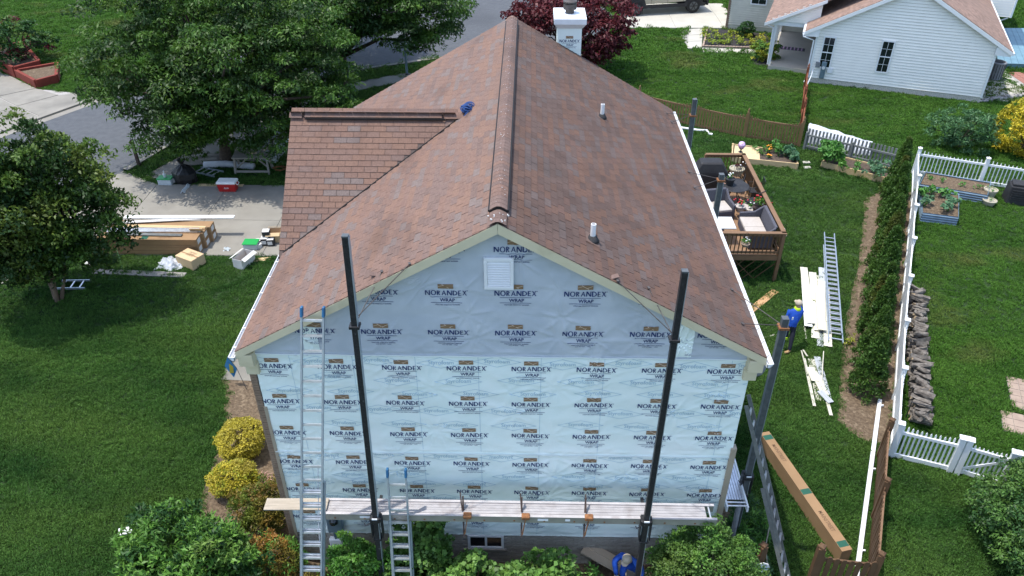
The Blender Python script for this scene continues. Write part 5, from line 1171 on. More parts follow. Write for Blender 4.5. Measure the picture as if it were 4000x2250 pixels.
def carton(label, x, y, rz_, sx, sy, sz, mat='cardboard_light', open_=False, z=.0, txt=None, inner='cardboard'):
    t = thing('carton', label, 'carton', (0, 0, 0))
    if open_:
        b = MB(); th = .012; b.bx(-sx/2, sx/2, -sy/2, sy/2, 0, th); b.bx(-sx/2, sx/2, -sy/2, -sy/2+th, th, sz); b.bx(-sx/2, sx/2, sy/2-th, sy/2, th, sz); b.bx(-sx/2, -sx/2+th, -sy/2+th, sy/2-th, th, sz); b.bx(sx/2-th, sx/2, -sy/2+th, sy/2-th, th, sz); b.build('box', mat, t)
        MB().bx(-sx/2+th, sx/2-th, -sy/2+th, sy/2-th, th, sz*.25).build('inside', inner, t)
        for s in (-1, 1): MB().box((0, s*(sy/2+.07), sz+.01), (sx*.98, .16, .008), M4=Matrix.Rotation(-s*.5, 4, 'X')).build('flap', mat, t)
    else:
        MB().bx(-sx/2, sx/2, -sy/2, sy/2, 0, sz).build('box', mat, t, bevel=.01); MB().bx(-sx/2, sx/2, -.03, .03, sz+.0005, sz+.002).build('tape', 'cardboard', t)
        if txt:
            for j in range(3): v, fc = text_geo(txt[j], .35, .06); MB().add([(a+.05, b+.15-j*.1, sz+.003) for a, b in v], fc).build('lettering', 'carton_print', t, fix=False)
    return place(t, x, y, z, rz_)
carton('big brown cardboard carton on the lawn beside the white plastic sheet', *(-12.07, 12.91), R(-28), .85, .62, .42, txt=('SIDING', 'CORNER', 'POSTS'))
cloth('plastic_sheet', 'crumpled white plastic sheet on the lawn by the driveway', 'plastic sheet', [(-13.29, 12.53), (-12.30, 12.39), (-12.41, 13.24), (-13.34, 13.28)], lambda u, v: .22*math.sin(math.pi*u)*math.sin(math.pi*v), 'sheet_white', amp=.09)
carton('white open box on the lawn near the left gutter', *(-10.08, 12.95), R(70), .75, .42, .4, 'paper_white', True)
board('small tan board on the grass beside the white open box', (-9.81, 13.20), (-9.20, 13.30), .22, .02, 'lumber')
carton('open tan carton at the edge of the driveway by the roof corner', *(-9.38, 14.69), R(5), .55, .5, .4, 'cardboard_light', True, .03)
for i, (q, h) in enumerate((((-9.68, 14.33), .3), ((-9.44, 14.30), .28), ((-9.61, 14.45), .55))):
    t = thing('nail_box', 'black and white nail box on the driveway, ' + ['leftmost', 'rightmost', 'tallest at the back'][i], 'box', (*q, .03)); MB().box((*q, .03+h/2), (.27, .27, h), .1).build('box', 'rubber', t); MB().box((*q, .032+h), (.26, .26, .004), .1).build('lid', 'paper_white', t)
    MB().box((q[0], q[1]-.14, .03+h/2), (.18, .01, .14), .1).build('box_label', 'paper_white', t)
t = thing('storage_tub', 'clear tub with bright green lid on the driveway by the nail boxes', 'tub', (*(-10.14, 14.08), .03)); x, y = (-10.14, 14.08); MB().bx(x-.27, x+.27, y-.2, y+.2, .03, .26).build('tub', 'clear_plastic', t, bevel=.02); MB().bx(x-.29, x+.29, y-.22, y+.22, .261, .3).build('lid', 'green_plastic', t, bevel=.012)
for i, q in enumerate(((-9.99, 14.35), (-9.91, 14.12))): one('tape_roll', 'white tape roll on the driveway, ' + ['farther one' , 'nearer one'][i], 'roll', MB().lathe([(.16, 0), (.16, .16), (.07, .16), (.07, .1), (.02, .1)], (*q, .03), 18), 'paper_white')
cloth('plastic_scrap', 'scrap of clear plastic on the driveway past the cartons', 'plastic', [(-11.19, 13.77), (-10.86, 13.84), (-10.98, 14.07), (-11.24, 14.00)], lambda u, v: .06*math.sin(math.pi*u), 'clear_plastic', 12, 8, .04)
board('long grey weathered plank lying on the front lawn', (-15.50, 12.30), (-12.03, 12.10), .3, .04, 'grey_board')
one('strap', 'green binding strap looping over the cartons onto the lawn', 'strap', MB().tube([(-14.9, 14.4, .74), (-15.0, 13.6, .72), (-15.05, 13.4, .4), (*(-14.86, 13.08), .02), (*(-14.59, 12.64), .02), (*(-14.79, 12.24), .02), (*(-14.75, 11.79), .02), (*(-14.00, 11.78), .02)], .014, 5), 'leaf_grey')
one('paper_scrap', 'crumpled pale paper scrap on the shaded lawn', 'scrap', MB().lathe([(.02, 0), (.16, .02), (.1, .08), (.01, .1)], (*(-15.88, 12.89), .0), 7, sx=1.6), 'paper_white')
ladder('aluminium stepladder lying on the lawn behind the crape myrtle trunk', (*(-16.30, 11.30), .1), (*(-15.28, 11.35), .1), (-.1, .99, 0), .5, name='stepladder', cat='ladder', spacing=.32)
# -- under the big tree
t = thing('cooler', 'red and white cooler at the edge of the driveway', 'cooler', (*(-12.55, 18.83), .03)); x, y = (-12.55, 18.83)
MB().add([(x+a*(.36 if z < .3 else .4), y+b*(.2 if z < .3 else .23), .03+z) for z in (0, .36) for a, b in ((-1, -1), (1, -1), (1, 1), (-1, 1))], [(0, 1, 5, 4), (1, 2, 6, 5), (2, 3, 7, 6), (3, 0, 4, 7), (4, 5, 6, 7), (0, 3, 2, 1)]).build('body', 'cool_red', t, bevel=.02)
MB().bx(x-.42, x+.42, y-.25, y+.25, .395, .5).build('lid', 'white_vinyl', t, bevel=.03); MB().tube([(x+.41, y-.12, .42), (x+.47, y-.12, .33), (x+.47, y+.12, .33), (x+.41, y+.12, .42)], .015, 6).build('handle', 'white_vinyl', t)
v, fc = text_geo('IGLOO', .2, .07); MB().add([(x+a, y-.226, .22+b) for a, b in v], fc).build('lettering', 'white_print', t, fix=False)
board('tan wooden board behind the red cooler', (-14.04, 19.26), (-12.05, 19.26), .22, .03, 'lumber')
cloth('plastic_sleeve', 'clear plastic sleeve on the driveway left of the cooler', 'plastic', [(-14.59, 18.46), (-14.35, 18.47), (-14.41, 19.37), (-14.62, 19.40)], lambda u, v: .1*math.sin(math.pi*u), 'clear_plastic', 10, 14, .03)
x, y = (-14.72, 19.63); t = thing('trash_bag', 'tied black trash bag under the tree beside the driveway', 'bag', (x, y, 0))
bg_ = MB().lathe([(.2, 0), (.5, .05), (.56, .25), (.5, .5), (.3, .72), (.08, .85), (.06, .9), (.18, 1.08), (.05, 1.02)], (x, y, 0), 15, sy=.8); bg_.v = [(x+(a-x)*(1+random.uniform(-.13, .13)), y+(b-y)*(1+random.uniform(-.13, .13)), c*random.uniform(.95, 1.05)) for a, b, c in bg_.v]; bg_.build('bag', 'black_bag', t)
x, y = (-15.52, 19.42); t = thing('storage_tub', 'tub with green lid and spray bottle left of the trash bag', 'tub', (x, y, 0)); MB().bx(x-.3, x+.3, y-.2, y+.2, 0, .28).build('tub', 'clear_plastic', t, bevel=.02); MB().bx(x-.32, x+.32, y-.22, y+.22, .281, .33).build('lid', 'green_plastic', t, bevel=.012); MB().lathe([(.06, 0), (.07, .15), (.025, .2), (.03, .3)], (x, y, .33), 10).build('spray_bottle', 'clear_plastic', t)
x, y = (-15.23, 19.66); one('basket', 'small white basket of tools beside the black trash bag', 'basket', MB().lathe([(.2, 0), (.26, .25), (.22, .25), (.18, .05), (.02, .05)], (x, y, 0), 10), 'paper_white')
ladder('short aluminium ladder section on the shaded grass by the trash bag', (*(-14.64, 20.71), .08), (*(-13.44, 20.25), .08), (.45, .9, 0), .55)
one('foam_sheet', 'long roll of white sheeting on the grass behind the sawhorse', 'roll', MB().tube([(*(-14.37, 21.00), .16), (*(-13.40, 21.14), .16), (*(-12.04, 20.92), .14)], .16, 10), 'sheet_white', smooth=True)
x, y = (-11.97, 20.68); t = thing('workbench', 'grey wooden sawhorse bench under the tree', 'bench', (x, y, 0))
MB().bx(x-.85, x+.85, y-.2, y+.25, .72, .78).build('top', 'grey_board', t)
for sx in (-.72, .72):
    for sy in (-.2, .22): MB().beam((x+sx, y+sy*.8, .72), (x+sx*1.06, y+sy*1.5, 0), .09, .09).build('leg', 'grey_board', t)
MB().beam((x-.76, y-.28, .15), (x+.76, y-.28, .15), .05, .1).build('stretcher', 'grey_board', t)
for s in (-1, 1): MB().beam((x+s*.7, y, .2), (x+s*.2, y, .7), .05, .06).build('brace', 'grey_board', t)
cloth('tarp', 'grey blue tarp spread on the ground beside the garage roof', 'tarp', [(-12.26, 21.67), (-11.08, 21.44), (-10.95, 24.31), (-12.10, 24.52)], lambda u, v: .1, 'wrap_upper', 22, 22, .07)
for i, (p, q, z) in enumerate((((-12.30, 21.80), (-11.80, 24.53), .3), ((-11.96, 21.59), (-11.40, 24.30), .42), ((-11.69, 21.51), (-11.20, 23.74), .36))): board('grey siding length laid over the tarp, ' + ['leftmost', 'middle', 'rightmost'][i], p, q, .22, .03, ['ac_grey', 'grey_board', 'ac_grey'][i], z)
t = thing('siding_brake', 'black folding stand on the tarp by the garage roof', 'stand', (*(-11.13, 22.21), 0)); x, y = (-11.13, 22.21)
for dx in (-.3, .3):
    for s in (-1, 1): MB().beam((x+dx, y+s*.35, .0), (x+dx, y-s*.1, .9), .03, .03).build('leg', 'black_metal', t)
MB().beam((x-.5, y, .9), (x+.6, y+.3, .92), .12, .05).build('top', 'black_metal', t)
x, y = (-12.67, 21.79); t = thing('metal_panel', 'shiny metal panel leaning under the tree', 'panel', (x, y, 0)); MB().box((x, y, .35), (1.0, .8, .03), .1, M4=Matrix.Rotation(.35, 4, 'X') @ Matrix.Rotation(.15, 4, 'Y')).build('sheet', 'alu_plank_side', t)
x, y = (-14.03, 21.64); t = thing('pallet_crate', 'grey plastic crate trays against the tree trunk', 'crate', (x, y, 0)); MB().box((x-.6, y-.2, .12), (1.7, .5, .06), .25).build('tray', 'grey_board', t)
for s in (-1, 1): MB().box((x-.6+s*.06, y-.2+s*.22, .25), (1.7, .05, .2), .25).build('side', 'grey_board', t)
x, y = (-10.83, 20.86); pts = [(x+.3*math.cos(a*.7)*(1+.3*math.sin(a*2.1)), y+.2*math.sin(a*.7)*(1+.3*math.cos(a*1.7)), .05+.06*abs(math.sin(a*1.3))) for a in range(60)]; one('extension_cord', 'tangled rust red cord on the grass by the garage', 'cord', MB().tube(pts, .016, 5), 'rust', smooth=True)
cloth('plastic_sheet', 'white plastic sheet beyond the garage ridge under the second tree', 'plastic sheet', [(-10.25, 28.92), (-9.38, 28.93), (-9.74, 29.86), (-10.28, 29.62)], lambda u, v: .25*math.sin(math.pi*u), 'sheet_white', 14, 10, .06)
x, y = (-17.50, 21.20); one('mailbox_post', 'brown wooden post on the grass strip by the street', 'post', MB().bx(x-.06, x+.06, y-.06, y+.06, 0, 1.3), 'dark_wood')
x, y = (-6.66, 33.60); t = thing('street_pole', 'thin grey metal pole on the grass verge beyond the roof', 'pole', (x, y, 0)); MB().tube([(x, y, 0), (x, y, 3.2)], .07, 10).build('pole', 'galvanised', t); MB().lathe([(.14, 0), (.14, .06), (.08, .1)], (x, y, 0), 10).build('base', 'dull_steel', t)
# small yard things by the left bed
x, y = (-8.23, 6.16); t = thing('garden_flag', 'small blue garden flag with a yellow bird on a thin stand', 'flag', (x, y, 0))
MB().tube([(x+.35, y-.25, 0), (x+.1, y-.05, .75), (x-.15, y+.1, 1.05)], .008, 6).build('stand', 'black_metal', t)
MB().add([(x-.15, y+.08, 1.05), (x+.12, y-.06, .72), (x-.05, y-.05, .36), (x-.32, y+.1, .68)], [(0, 1, 2, 3)]).build('cloth', 'blue_plastic', t)
MB().add([(x-.12, y+.005, .86), (x+.0, y-.03, .78), (x-.02, y-.05, .55), (x-.16, y-.02, .5)], [(0, 1, 2, 3)]).build('bird', 'leaf_gold', t)
for k_, (lab, q) in enumerate((('white board scrap sticking out left of the big shrub', (-9.20, 0.52)), ('small white scrap hidden in the big shrub', (-8.06, -0.26)))): one('board_scrap', lab, 'board', MB().box((*q, .5 if k_ else .3), (.35, .22, .02), .3), 'paper_white')
x, y = (-5.77, -1.30); t = thing('pinwheel', 'pale blue garden pinwheel vane at the front of the big shrub', 'ornament', (x, y, 0)); MB().prism([(x-.05, y, 1.55), (x+.02, y, 1.5), (x+.12, y, 2.0), (x+.06, y, 1.95)], (0, .01, 0)).build('vane', 'galvanised', t); MB().tube([(x, y, 0), (x, y, 1.6)], .008, 6).build('stake', 'galvanised', t)
# stone under the wall shrubs
x, y = -.1, -1.1; one('rock', 'pale grey rock among the shrubs below the basement window', 'rock', MB().lathe([(.05, 0), (.35, .1), (.38, .45), (.2, .9), (.03, 1.0)], (x, y, 0), 9, sy=.6), 'ac_grey', smooth=True)
# neighbour's timber planters at far left
def timber_planter(label, pts, h):
    c = Vector((sum(p[0] for p in pts)/len(pts), sum(p[1] for p in pts)/len(pts), 0)); t = thing('timber_planter', label, 'planter', c)
    MB().prism([(x, y, .0) for x, y in pts], (0, 0, h*.75)).build('soil', 'mulch', t)
    for a, b in zip(pts, pts[1:]+pts[:1]):
        for j in range(2): MB().beam((*a, h*(.25+.5*j)), (*b, h*(.25+.5*j)), .16+.01*j, h*.49).build('timber', 'timber_red', t)
timber_planter('red timber planter by the neighbour drive, front box with small flowers', [(-27.35, 31.0), (-26.6, 31.9), (-27.6, 34.0), (-29.4, 32.7)], .5)
timber_planter('red timber planter at the left edge holding the big bush', [(-29.5, 32.75), (-28.6, 33.9), (-31.5, 37.5), (-33.5, 35.6)], .65)
nd = struct('driveway', MB().prism([(x, y, -.03) for x, y in [(-25.9, 24.9), (-23.8, 28.5), (-24.8, 30.3), (-27.4, 30.9), (-31.2, 33.9), (-36, 30), (-31, 22)]], (0, 0, .04)), 'mortar')
for pl in ([(-25.95, 25.0), (-24.9, 26.7), (-27.1, 28.2), (-28.3, 26.4)], [(-24.85, 26.75), (-23.8, 28.5), (-24.8, 30.2), (-25.6, 29.9), (-27.05, 28.25)], [(-28.35, 26.3), (-27.12, 28.25), (-28.9, 29.6), (-30.4, 27.6)], [(-27.07, 28.3), (-25.65, 29.95), (-27.4, 30.9), (-28.85, 29.65)], [(-30.5, 27.6), (-28.9, 29.7), (-27.45, 30.95), (-31.2, 33.8), (-34.5, 31.0)], [(-31, 22.3), (-26, 24.95), (-28.35, 26.25), (-30.45, 27.5), (-34, 25)]):
    MB().prism([(x, y, 0) for x, y in pl], (0, 0, .035)).build('slab', 'concrete', nd)
# ================================================================== angular pickup on the far drive
tr = thing('pickup_truck', 'angular tan steel pickup truck with black wheels on the far driveway', 'truck', (0, 0, 0))
pro = [(-2.75, .62), (-2.8, .95), (-2.3, 1.12), (-.2, 1.9), (2.75, 1.35), (2.8, .75)]
w_lo, w_hi = 1.0, .78
V_ = []
for sy in (-1, 1):
    for x, z in pro: V_.append((x, sy*(w_lo if z < 1.4 else w_hi), z))
b = MB().add(V_, [tuple(range(6))[::-1], tuple(range(6, 12))]+[(i, (i+1) % 6, 6+(i+1) % 6, 6+i) for i in range(6)]); body = b.build('body', 'truck_paint', tr, bevel=.02)
for sy in (-1, 1):
    MB().bx(-2.6, 2.6, sy*1.0-.06, sy*1.0+.02, .42, .62).build('rocker', 'black_cover', tr)
    MB().prism([(-1.3, sy*.99, 1.3), (-.2, sy*.83, 1.8), (.9, sy*.86, 1.58), (.9, sy*.97, 1.3)], (0, sy*.02, 0)).build('side_window', 'glass_dark', tr)
    for x in (-.9, .15, 1.15): MB().beam((x, sy*1.005, .65), (x, sy*1.005, 1.25), .012, .012).build('door_seam', 'black_vent', tr)
    for x in (-1.82, 1.82):
        MB().prism([(x-.62, sy*.97, .5), (x-.42, sy*.97, 1.0), (x-.2, sy*.97, 1.08), (x+.25, sy*.97, 1.08), (x+.45, sy*.97, 1.0), (x+.65, sy*.97, .5)], (0, sy*.07, 0)).build('wheel_arch', 'black_cover', tr)
        wl = MB(); wl.tube([(x, sy*.8, .44), (x, sy*1.08, .44)], .44, 24); wh = wl.build('wheel', 'tyre', tr, bevel=.03); MB().tube([(x, sy*1.075, .44), (x, sy*1.1, .44)], .26, 12).build('rim', 'grey_steel', wh)
        for k in range(6): a = k*math.pi/3; MB().beam((x, sy*1.105, .44), (x+.24*math.cos(a), sy*1.105, .44+.24*math.sin(a)), .06, .02, up=(0, 1, 0)).build('spoke', 'black_metal', wh)
for x in (-2.78, 2.76): MB().bx(x-.06, x+.06, -.98, .98, .42, .72).build('bumper', 'black_cover', tr)
MB().bx(-2.84, -2.8, -.9, .9, .92, .96).build('headlight', 'white_print', tr)
place(tr, 10.0, 47.55, .03, R(11.5), 1.17)
# ================================================================== trees and shrubs
def tree(name, label, base, c, rad, ncl, cr, per, leaf, mats, bark, r0, cat='tree', group=None, trunks=((0, 0),), split=.35, low=-.75, aspect=.45, flat=.55, droop=.35, lump=.18, shell=(.45, 1.), ntips=14):
    t = thing(name, label, cat, (*base, 0), group)
    cl = crown_clumps(c, rad, ncl, cr, low, shell, lump)
    V, F = clump_leaves(cl, per, leaf, aspect=aspect, flat=flat, droop=droop)
    mi = None
    if len(mats) > 1: mi = np.repeat(rng.integers(0, len(mats), len(cl)), per)
    np_mesh('crown', V, F, mats, t, mi)
    idx = rng.choice(len(cl), min(ntips, len(cl)), replace=False)
    if bark: limbs('trunk', (*base, 0), r0, [cl[i, :3] for i in idx], bark, t, split, trunks=trunks)
    return t
tree('shade_tree', 'large dark green shade tree spreading over the driveway end', (-13.52, 21.5), (-12.8, 22.0, 4.45), (5.1, 5.3, 4.0), 760, .7, 140, .2, ['leaf_oak', 'leaf_oak', 'leaf_oak2'], 'bark', .3, low=-.88, split=.3, flat=.4, droop=.5, aspect=.38, lump=.2, shell=(.2, 1.), ntips=26)
tree('shade_tree', 'leafy shade tree with forked trunk beyond the garage ridge', (-9.5, 29.7), (-8.9, 30.0, 5.0), (5.2, 4.6, 3.8), 560, .72, 130, .22, ['leaf_oak', 'leaf_oak', 'leaf_oak2'], 'bark', .32, low=-.6, split=.42, flat=.4, droop=.5, aspect=.38, lump=.18, shell=(.2, 1.), ntips=24)
tree('shade_tree', 'dark shade tree along the street at the upper left', (-11.8, 37), (-11.4, 36.5, 5.0), (4.2, 4.0, 3.6), 260, .85, 80, .3, ['leaf_oak2', 'leaf_oak'], 'bark', .3, low=-.6, flat=.4, droop=.5, aspect=.38, shell=(.2, 1.))
tree('crape_myrtle', 'multi-stemmed crape myrtle on the front lawn at the left', (-15.97, 10.5), (-15.6, 10.6, 3.4), (2.35, 2.3, 2.75), 430, .42, 120, .16, ['leaf_myrtle', 'leaf_myrtle', 'leaf_oak2'], 'bark_pale', .07, trunks=((0, 0), (.1, .03), (-.09, .05), (.03, -.08)), split=.28, low=-.85, flat=.9, droop=-.3, aspect=.5, lump=.2, shell=(.25, 1.), ntips=24)
tree('red_maple', 'deep red Japanese maple beyond the chimney', (3.2, 34.3), (2.9, 33.9, 2.55), (3.6, 2.9, 2.35), 300, .55, 60, .24, ['leaf_maple'], 'bark', .14, low=-.9, flat=.45, droop=.6, aspect=.5, lump=.15, shell=(.3, 1.))
tree('bush', 'dark rounded bush with reddish tips at the left edge', (-30.6, 34.9), (-30.6, 35.0, 1.35), (2.2, 2.0, 1.45), 90, .45, 40, .26, ['leaf_dark', 'leaf_holly', 'leaf_dark', 'leaf_dark', 'leaf_maple'], 'bark', .1, 'bush', low=-.9)
tree('butterfly_bush', 'grey green butterfly bush behind the white fence', (21.3, 23.9), (21.3, 23.8, .95), (1.45, 1.1, .95), 75, .3, 60, .2, ['leaf_grey'], 'bark', .05, 'bush', low=-.9, droop=-.2, aspect=.25)
tree('bush', 'bright yellow clipped bush at the right edge', (23.9, 23.3), (23.9, 23.3, 1.25), (1.35, 1.2, 1.35), 160, .25, 60, .13, ['leaf_yellow'], 'bark', .05, 'bush', low=-.95, shell=(.7, 1.), lump=.05)
tree('bush', 'dense dark green bush in the lower right corner', (12.95, .3), (12.95, .35, .85), (1.75, 1.9, 1.0), 360, .24, 90, .09, ['leaf_holly', 'leaf_dark'], 'bark', .05, 'bush', low=-.9, shell=(.6, 1.), lump=.08)
def shrub(name, label, x, y, h, rx, ry, mats, ncl, per, leaf, cr=.16, group=None, **k):
    return tree(name, label, (x, y), (x, y, h*.55), (rx, ry, h*.5), ncl, cr, per, leaf, mats, 'bark', .03, 'shrub', group, low=-.95, ntips=8, **k)
shrub('clipped_shrub', 'larger yellow mounded shrub in the left bed', -7.18, 3.35, 1.05, .6, .55, ['leaf_gold'], 420, 34, .06, .12, 'yellow mounded shrubs', shell=(.86, 1.), lump=.05)
shrub('clipped_shrub', 'smaller yellow mounded shrub in the left bed, browned on top', -7.0, 2.05, .85, .56, .5, ['leaf_gold', 'leaf_gold', 'leaf_gold', 'leaf_lime'], 380, 34, .06, .11, 'yellow mounded shrubs', shell=(.86, 1.), lump=.05)
shrub('cypress_shrub', 'golden green cypress shrub with orange tips beside the house corner', -5.95, .95, 1.25, .62, .6, ['leaf_cypress', 'leaf_cypress', 'leaf_cypress', 'leaf_cypress', 'leaf_orange'], 150, 60, .09, .16, flat=1.2, droop=-.4, aspect=.3)
shrub('cypress_shrub', 'golden green cypress shrub tucked behind the big glossy shrub', -5.25, -.55, 1.2, .62, .6, ['leaf_cypress', 'leaf_green', 'leaf_cypress'], 150, 60, .09, .16, flat=1.2, droop=-.4, aspect=.3)
shrub('conical_shrub', 'small dark green conical evergreen against the brick corner', -5.3, 1.75, 1.05, .3, .3, ['leaf_green', 'leaf_dark'], 60, 60, .07, .12)
shrub('cypress_shrub', 'low golden cypress behind the foot of the tall ladder', -3.75, -1.35, .95, .55, .5, ['leaf_cypress'], 90, 60, .09, .15, flat=1.2, droop=-.4, aspect=.3)
t = shrub('magnolia_shrub', 'big glossy green shrub filling the lower left corner', -6.85, -1.15, 2.4, 1.5, 1.2, ['leaf_magnolia', 'leaf_magnolia', 'leaf_dark'], 320, 60, .16, .26, droop=-.35, aspect=.33, lump=.14)
shrub('wall_shrub', 'fine-leaved bright green shrub between the two ladders', -3.05, -1.1, 1.75, .85, .6, ['leaf_green'], 170, 70, .085, .16, droop=-.1, aspect=.45)
shrub('viburnum', 'round-leaved shrub behind the short ladder', -1.75, -.85, 2.15, .8, .5, ['leaf_viburnum', 'leaf_holly'], 120, 42, .12, .2, droop=.1, aspect=.85)
shrub('viburnum', 'round-leaved shrub in front of the basement window', -.65, -1.35, 1.75, .95, .7, ['leaf_viburnum', 'leaf_viburnum', 'leaf_holly'], 120, 42, .12, .2, droop=.1, aspect=.85)
shrub('viburnum', 'round-leaved light green shrub in the middle of the wall bed', .8, -1.35, 1.68, .98, .7, ['leaf_viburnum'], 130, 42, .12, .2, droop=.1, aspect=.85)
shrub('viburnum', 'round-leaved low shrub nearest the camera below the window', .1, -2.0, 1.0, .85, .6, ['leaf_viburnum', 'leaf_holly'], 110, 42, .12, .2, droop=.1, aspect=.85)
shrub('viburnum', 'round-leaved low shrub at the foot of the short ladder', -1.3, -1.95, 1.1, .8, .55, ['leaf_viburnum'], 100, 42, .12, .2, droop=.1, aspect=.85)
shrub('viburnum', 'round-leaved low shrub at the bottom edge left of the worker', 1.35, -2.15, 1.0, .75, .5, ['leaf_viburnum'], 100, 42, .12, .2, droop=.1, aspect=.85)
shrub('wall_shrub', 'fine-leaved green shrub left of the crouching worker', 1.75, -1.45, 1.4, .65, .6, ['leaf_green', 'leaf_holly'], 100, 60, .085, .15, droop=-.1, aspect=.4)
shrub('holly_shrub', 'large dense green shrub beside the crouching worker', 4.35, -1.2, 2.55, 1.3, .8, ['leaf_holly', 'leaf_holly', 'leaf_magnolia'], 460, 90, .066, .18, droop=-.1, aspect=.5, lump=.14)
shrub('holly_shrub', 'leafy green shrub sprawling beneath the brown gate post', 5.15, -1.45, 1.1, .5, .45, ['leaf_holly'], 110, 60, .07, .16, aspect=.5)
shrub('daylily', 'arching strappy green plant beside the right plank', 6.0, 1.0, .6, .45, .75, ['leaf_green', 'leaf_dark'], 60, 30, .3, .15, aspect=.08, droop=-.1)
shrub('hydrangea', 'dark bluish leafy plant under the right plank', 5.85, -.1, .6, .4, .5, ['leaf_dark', 'leaf_grey'], 50, 40, .1, .14, aspect=.6)
shrub('creeper', 'narrow bright green vine growing up the brick corner', -5.15, 4.3, .9, .14, 1.0, ['leaf_lime', 'leaf_green'], 70, 40, .07, .1)
t = thing('red_cordyline', 'small pale red spiky plant in the left mulch bed', 'plant', (-6.4, 2.3, 0))
mb = MB()
for k in range(14): a = k*.45; mb.tube([(-6.4, 2.3, .02), (-6.4+.2*math.cos(a), 2.3+.2*math.sin(a), .22), (-6.4+.38*math.cos(a), 2.3+.38*math.sin(a), .12)], [.012, .02, .004], 4)
mb.build('spikes', 'terracotta', t)
one('landscape_light', 'small grey box lying on the mulch near the brick corner', 'box', MB().box((-5.75, 2.35, .06), (.12, .1, .1), .4), 'galvanised')
# the row of arborvitae
AP = [(10.68+5.55*k/11, 6.2+12.6*k/11) for k in range(12)]
for i, (x, y) in enumerate(AP):
    h = random.uniform(2.15, 2.6)*(1.05 if i == len(AP)-1 else 1); t = thing('arborvitae', 'conical arborvitae beside the white fence, %s from the near end of the row' % 'first second third fourth fifth sixth seventh eighth ninth tenth eleventh twelfth thirteenth'.split()[i], 'tree', (x, y, 0), 'arborvitae row')
    cl = []
    for k in range(230):
        f = random.random()**.8; rr = .54*(1-f)**.85*random.uniform(.72, 1.05)+.02; a = random.uniform(0, 6.283); cl.append((x+rr*math.cos(a), y+rr*math.sin(a), .06+f*h, .13*(1.1-.5*f)))
    V, F = clump_leaves(np.array(cl), 40, .1, aspect=.4, flat=1.5, droop=-.6, out=.5, jit=.4); np_mesh('crown', V, F, ['leaf_arb'], t)
    MB().tube([(x, y, 0), (x, y, h*.8)], [.05, .015], 6).build('trunk', 'bark', t)
# vegetables and bed flowers
def plant(label, x, y, z, h, r, mat, leaf=.12, n=60, name='vegetable_plant', group='vegetable plants', flower=None, aspect=.6):
    t = thing(name, label, 'plant', (x, y, z), group); cl = np.array([(x+random.gauss(0, r*.4), y+random.gauss(0, r*.4), z+h*random.uniform(.3, .9), r*.45) for _ in range(6)])
    foliage('foliage', cl, max(6, n//6), leaf, mat, t, aspect=aspect, flat=.8)
    b = MB()
    for c in cl: b.tube([(x, y, z-.02), tuple(c[:3])], .008, 4)
    b.build('stem', 'leaf_green', t)
    if flower:
        for k in range(5): MB().lathe([(.01, -.02), (.05, 0), (.01, .03)], (x+random.gauss(0, r*.4), y+random.gauss(0, r*.4), z+h*random.uniform(.8, 1.1)), 7).build('flower', flower, t)
for q in ((11.28, 22.99), (11.42, 22.64), (11.67, 22.91), (11.49, 22.38), (11.77, 22.56)): plant('small leafy seedling in the straw of the raised bed', *q, .25, .18, .14, 'leaf_veg', .09, 30, 'seedling', 'seedlings in straw')
for q in ((11.90, 22.69), (11.73, 22.08), (12.02, 23.05)): plant('orange marigold in the raised bed', *q, .22, .2, .14, 'leaf_green', .08, 30, 'marigold', 'marigolds', 'petal_orange')
for q in ((12.16, 22.57), (12.20, 22.26), (12.31, 22.92)): plant('upright green pepper plant in the straw raised bed', *q, .22, .55, .26, 'leaf_veg', .13, 70, group='pepper plants')
for q in ((12.51, 22.27), (12.71, 22.10), (12.86, 22.54), (12.84, 21.85)): plant('broad-leaved squash plant in the straw raised bed', *q, .22, .35, .34, 'leaf_kale', .2, 60, group='squash plants', aspect=.9)
for q in ((14.30, 22.11), (14.47, 21.90), (14.55, 21.56), (14.23, 21.47)): plant('tall broad-leaved squash in the fence-side raised bed', *q, .25, .75, .45, 'leaf_veg', .26, 80, group='tall squash', aspect=.9)
for q in ((14.72, 21.15), (14.68, 20.75)): plant('leafy bean plant in the fence-side raised bed', *q, .25, .5, .26, 'leaf_green', .13, 70, group='bean plants')
for q in ((15.34, 20.96), (15.14, 20.48)): plant('narrow pepper plant in the fence-side raised bed', *q, .25, .5, .2, 'leaf_veg', .12, 60, group='narrow peppers')
for q in ((15.99, 20.69), (16.06, 20.29), (16.29, 20.78), (15.86, 20.06)): plant('dark kale plant in the fence-side raised bed', *q, .25, .5, .34, 'leaf_kale', .15, 90, group='kale plants')
for x, y in ((16.9, 17.3), (17.1, 18.2), (17.6, 18.3), (18.2, 18.1), (18.0, 17.3), (17.7, 16.9)): plant('leafy green in the near metal raised bed', x, y, .34, .35, .32, 'leaf_veg' if y > 17.5 else 'leaf_kale', .17, 60, group='metal bed greens', aspect=.8)
for x, y in ((18.1, 19.7), (18.6, 19.5), (19.2, 19.1), (19.8, 18.9)): plant('sparse seedling in the long metal raised bed', x, y, .34, .22, .2, 'leaf_veg', .09, 30, 'seedling', 'metal bed seedlings')
for i in range(17):
    x = 12.2+(i % 6)*.68+random.uniform(-.2, .2); y = 39.6+(i//6)*1.05+random.uniform(-.2, .2)+.05
    plant('yellow green mounded perennial in the black mulch bed', x+.12*(i//6), y, 0, .3, .42, 'leaf_lime', .14, 70, 'perennial', 'yellow perennials')
shrub('shrub', 'dark rounded shrub in a pot among the yellow perennials', 14.9, 41.3, .9, .6, .5, ['leaf_dark'], 60, 40, .12, .2)
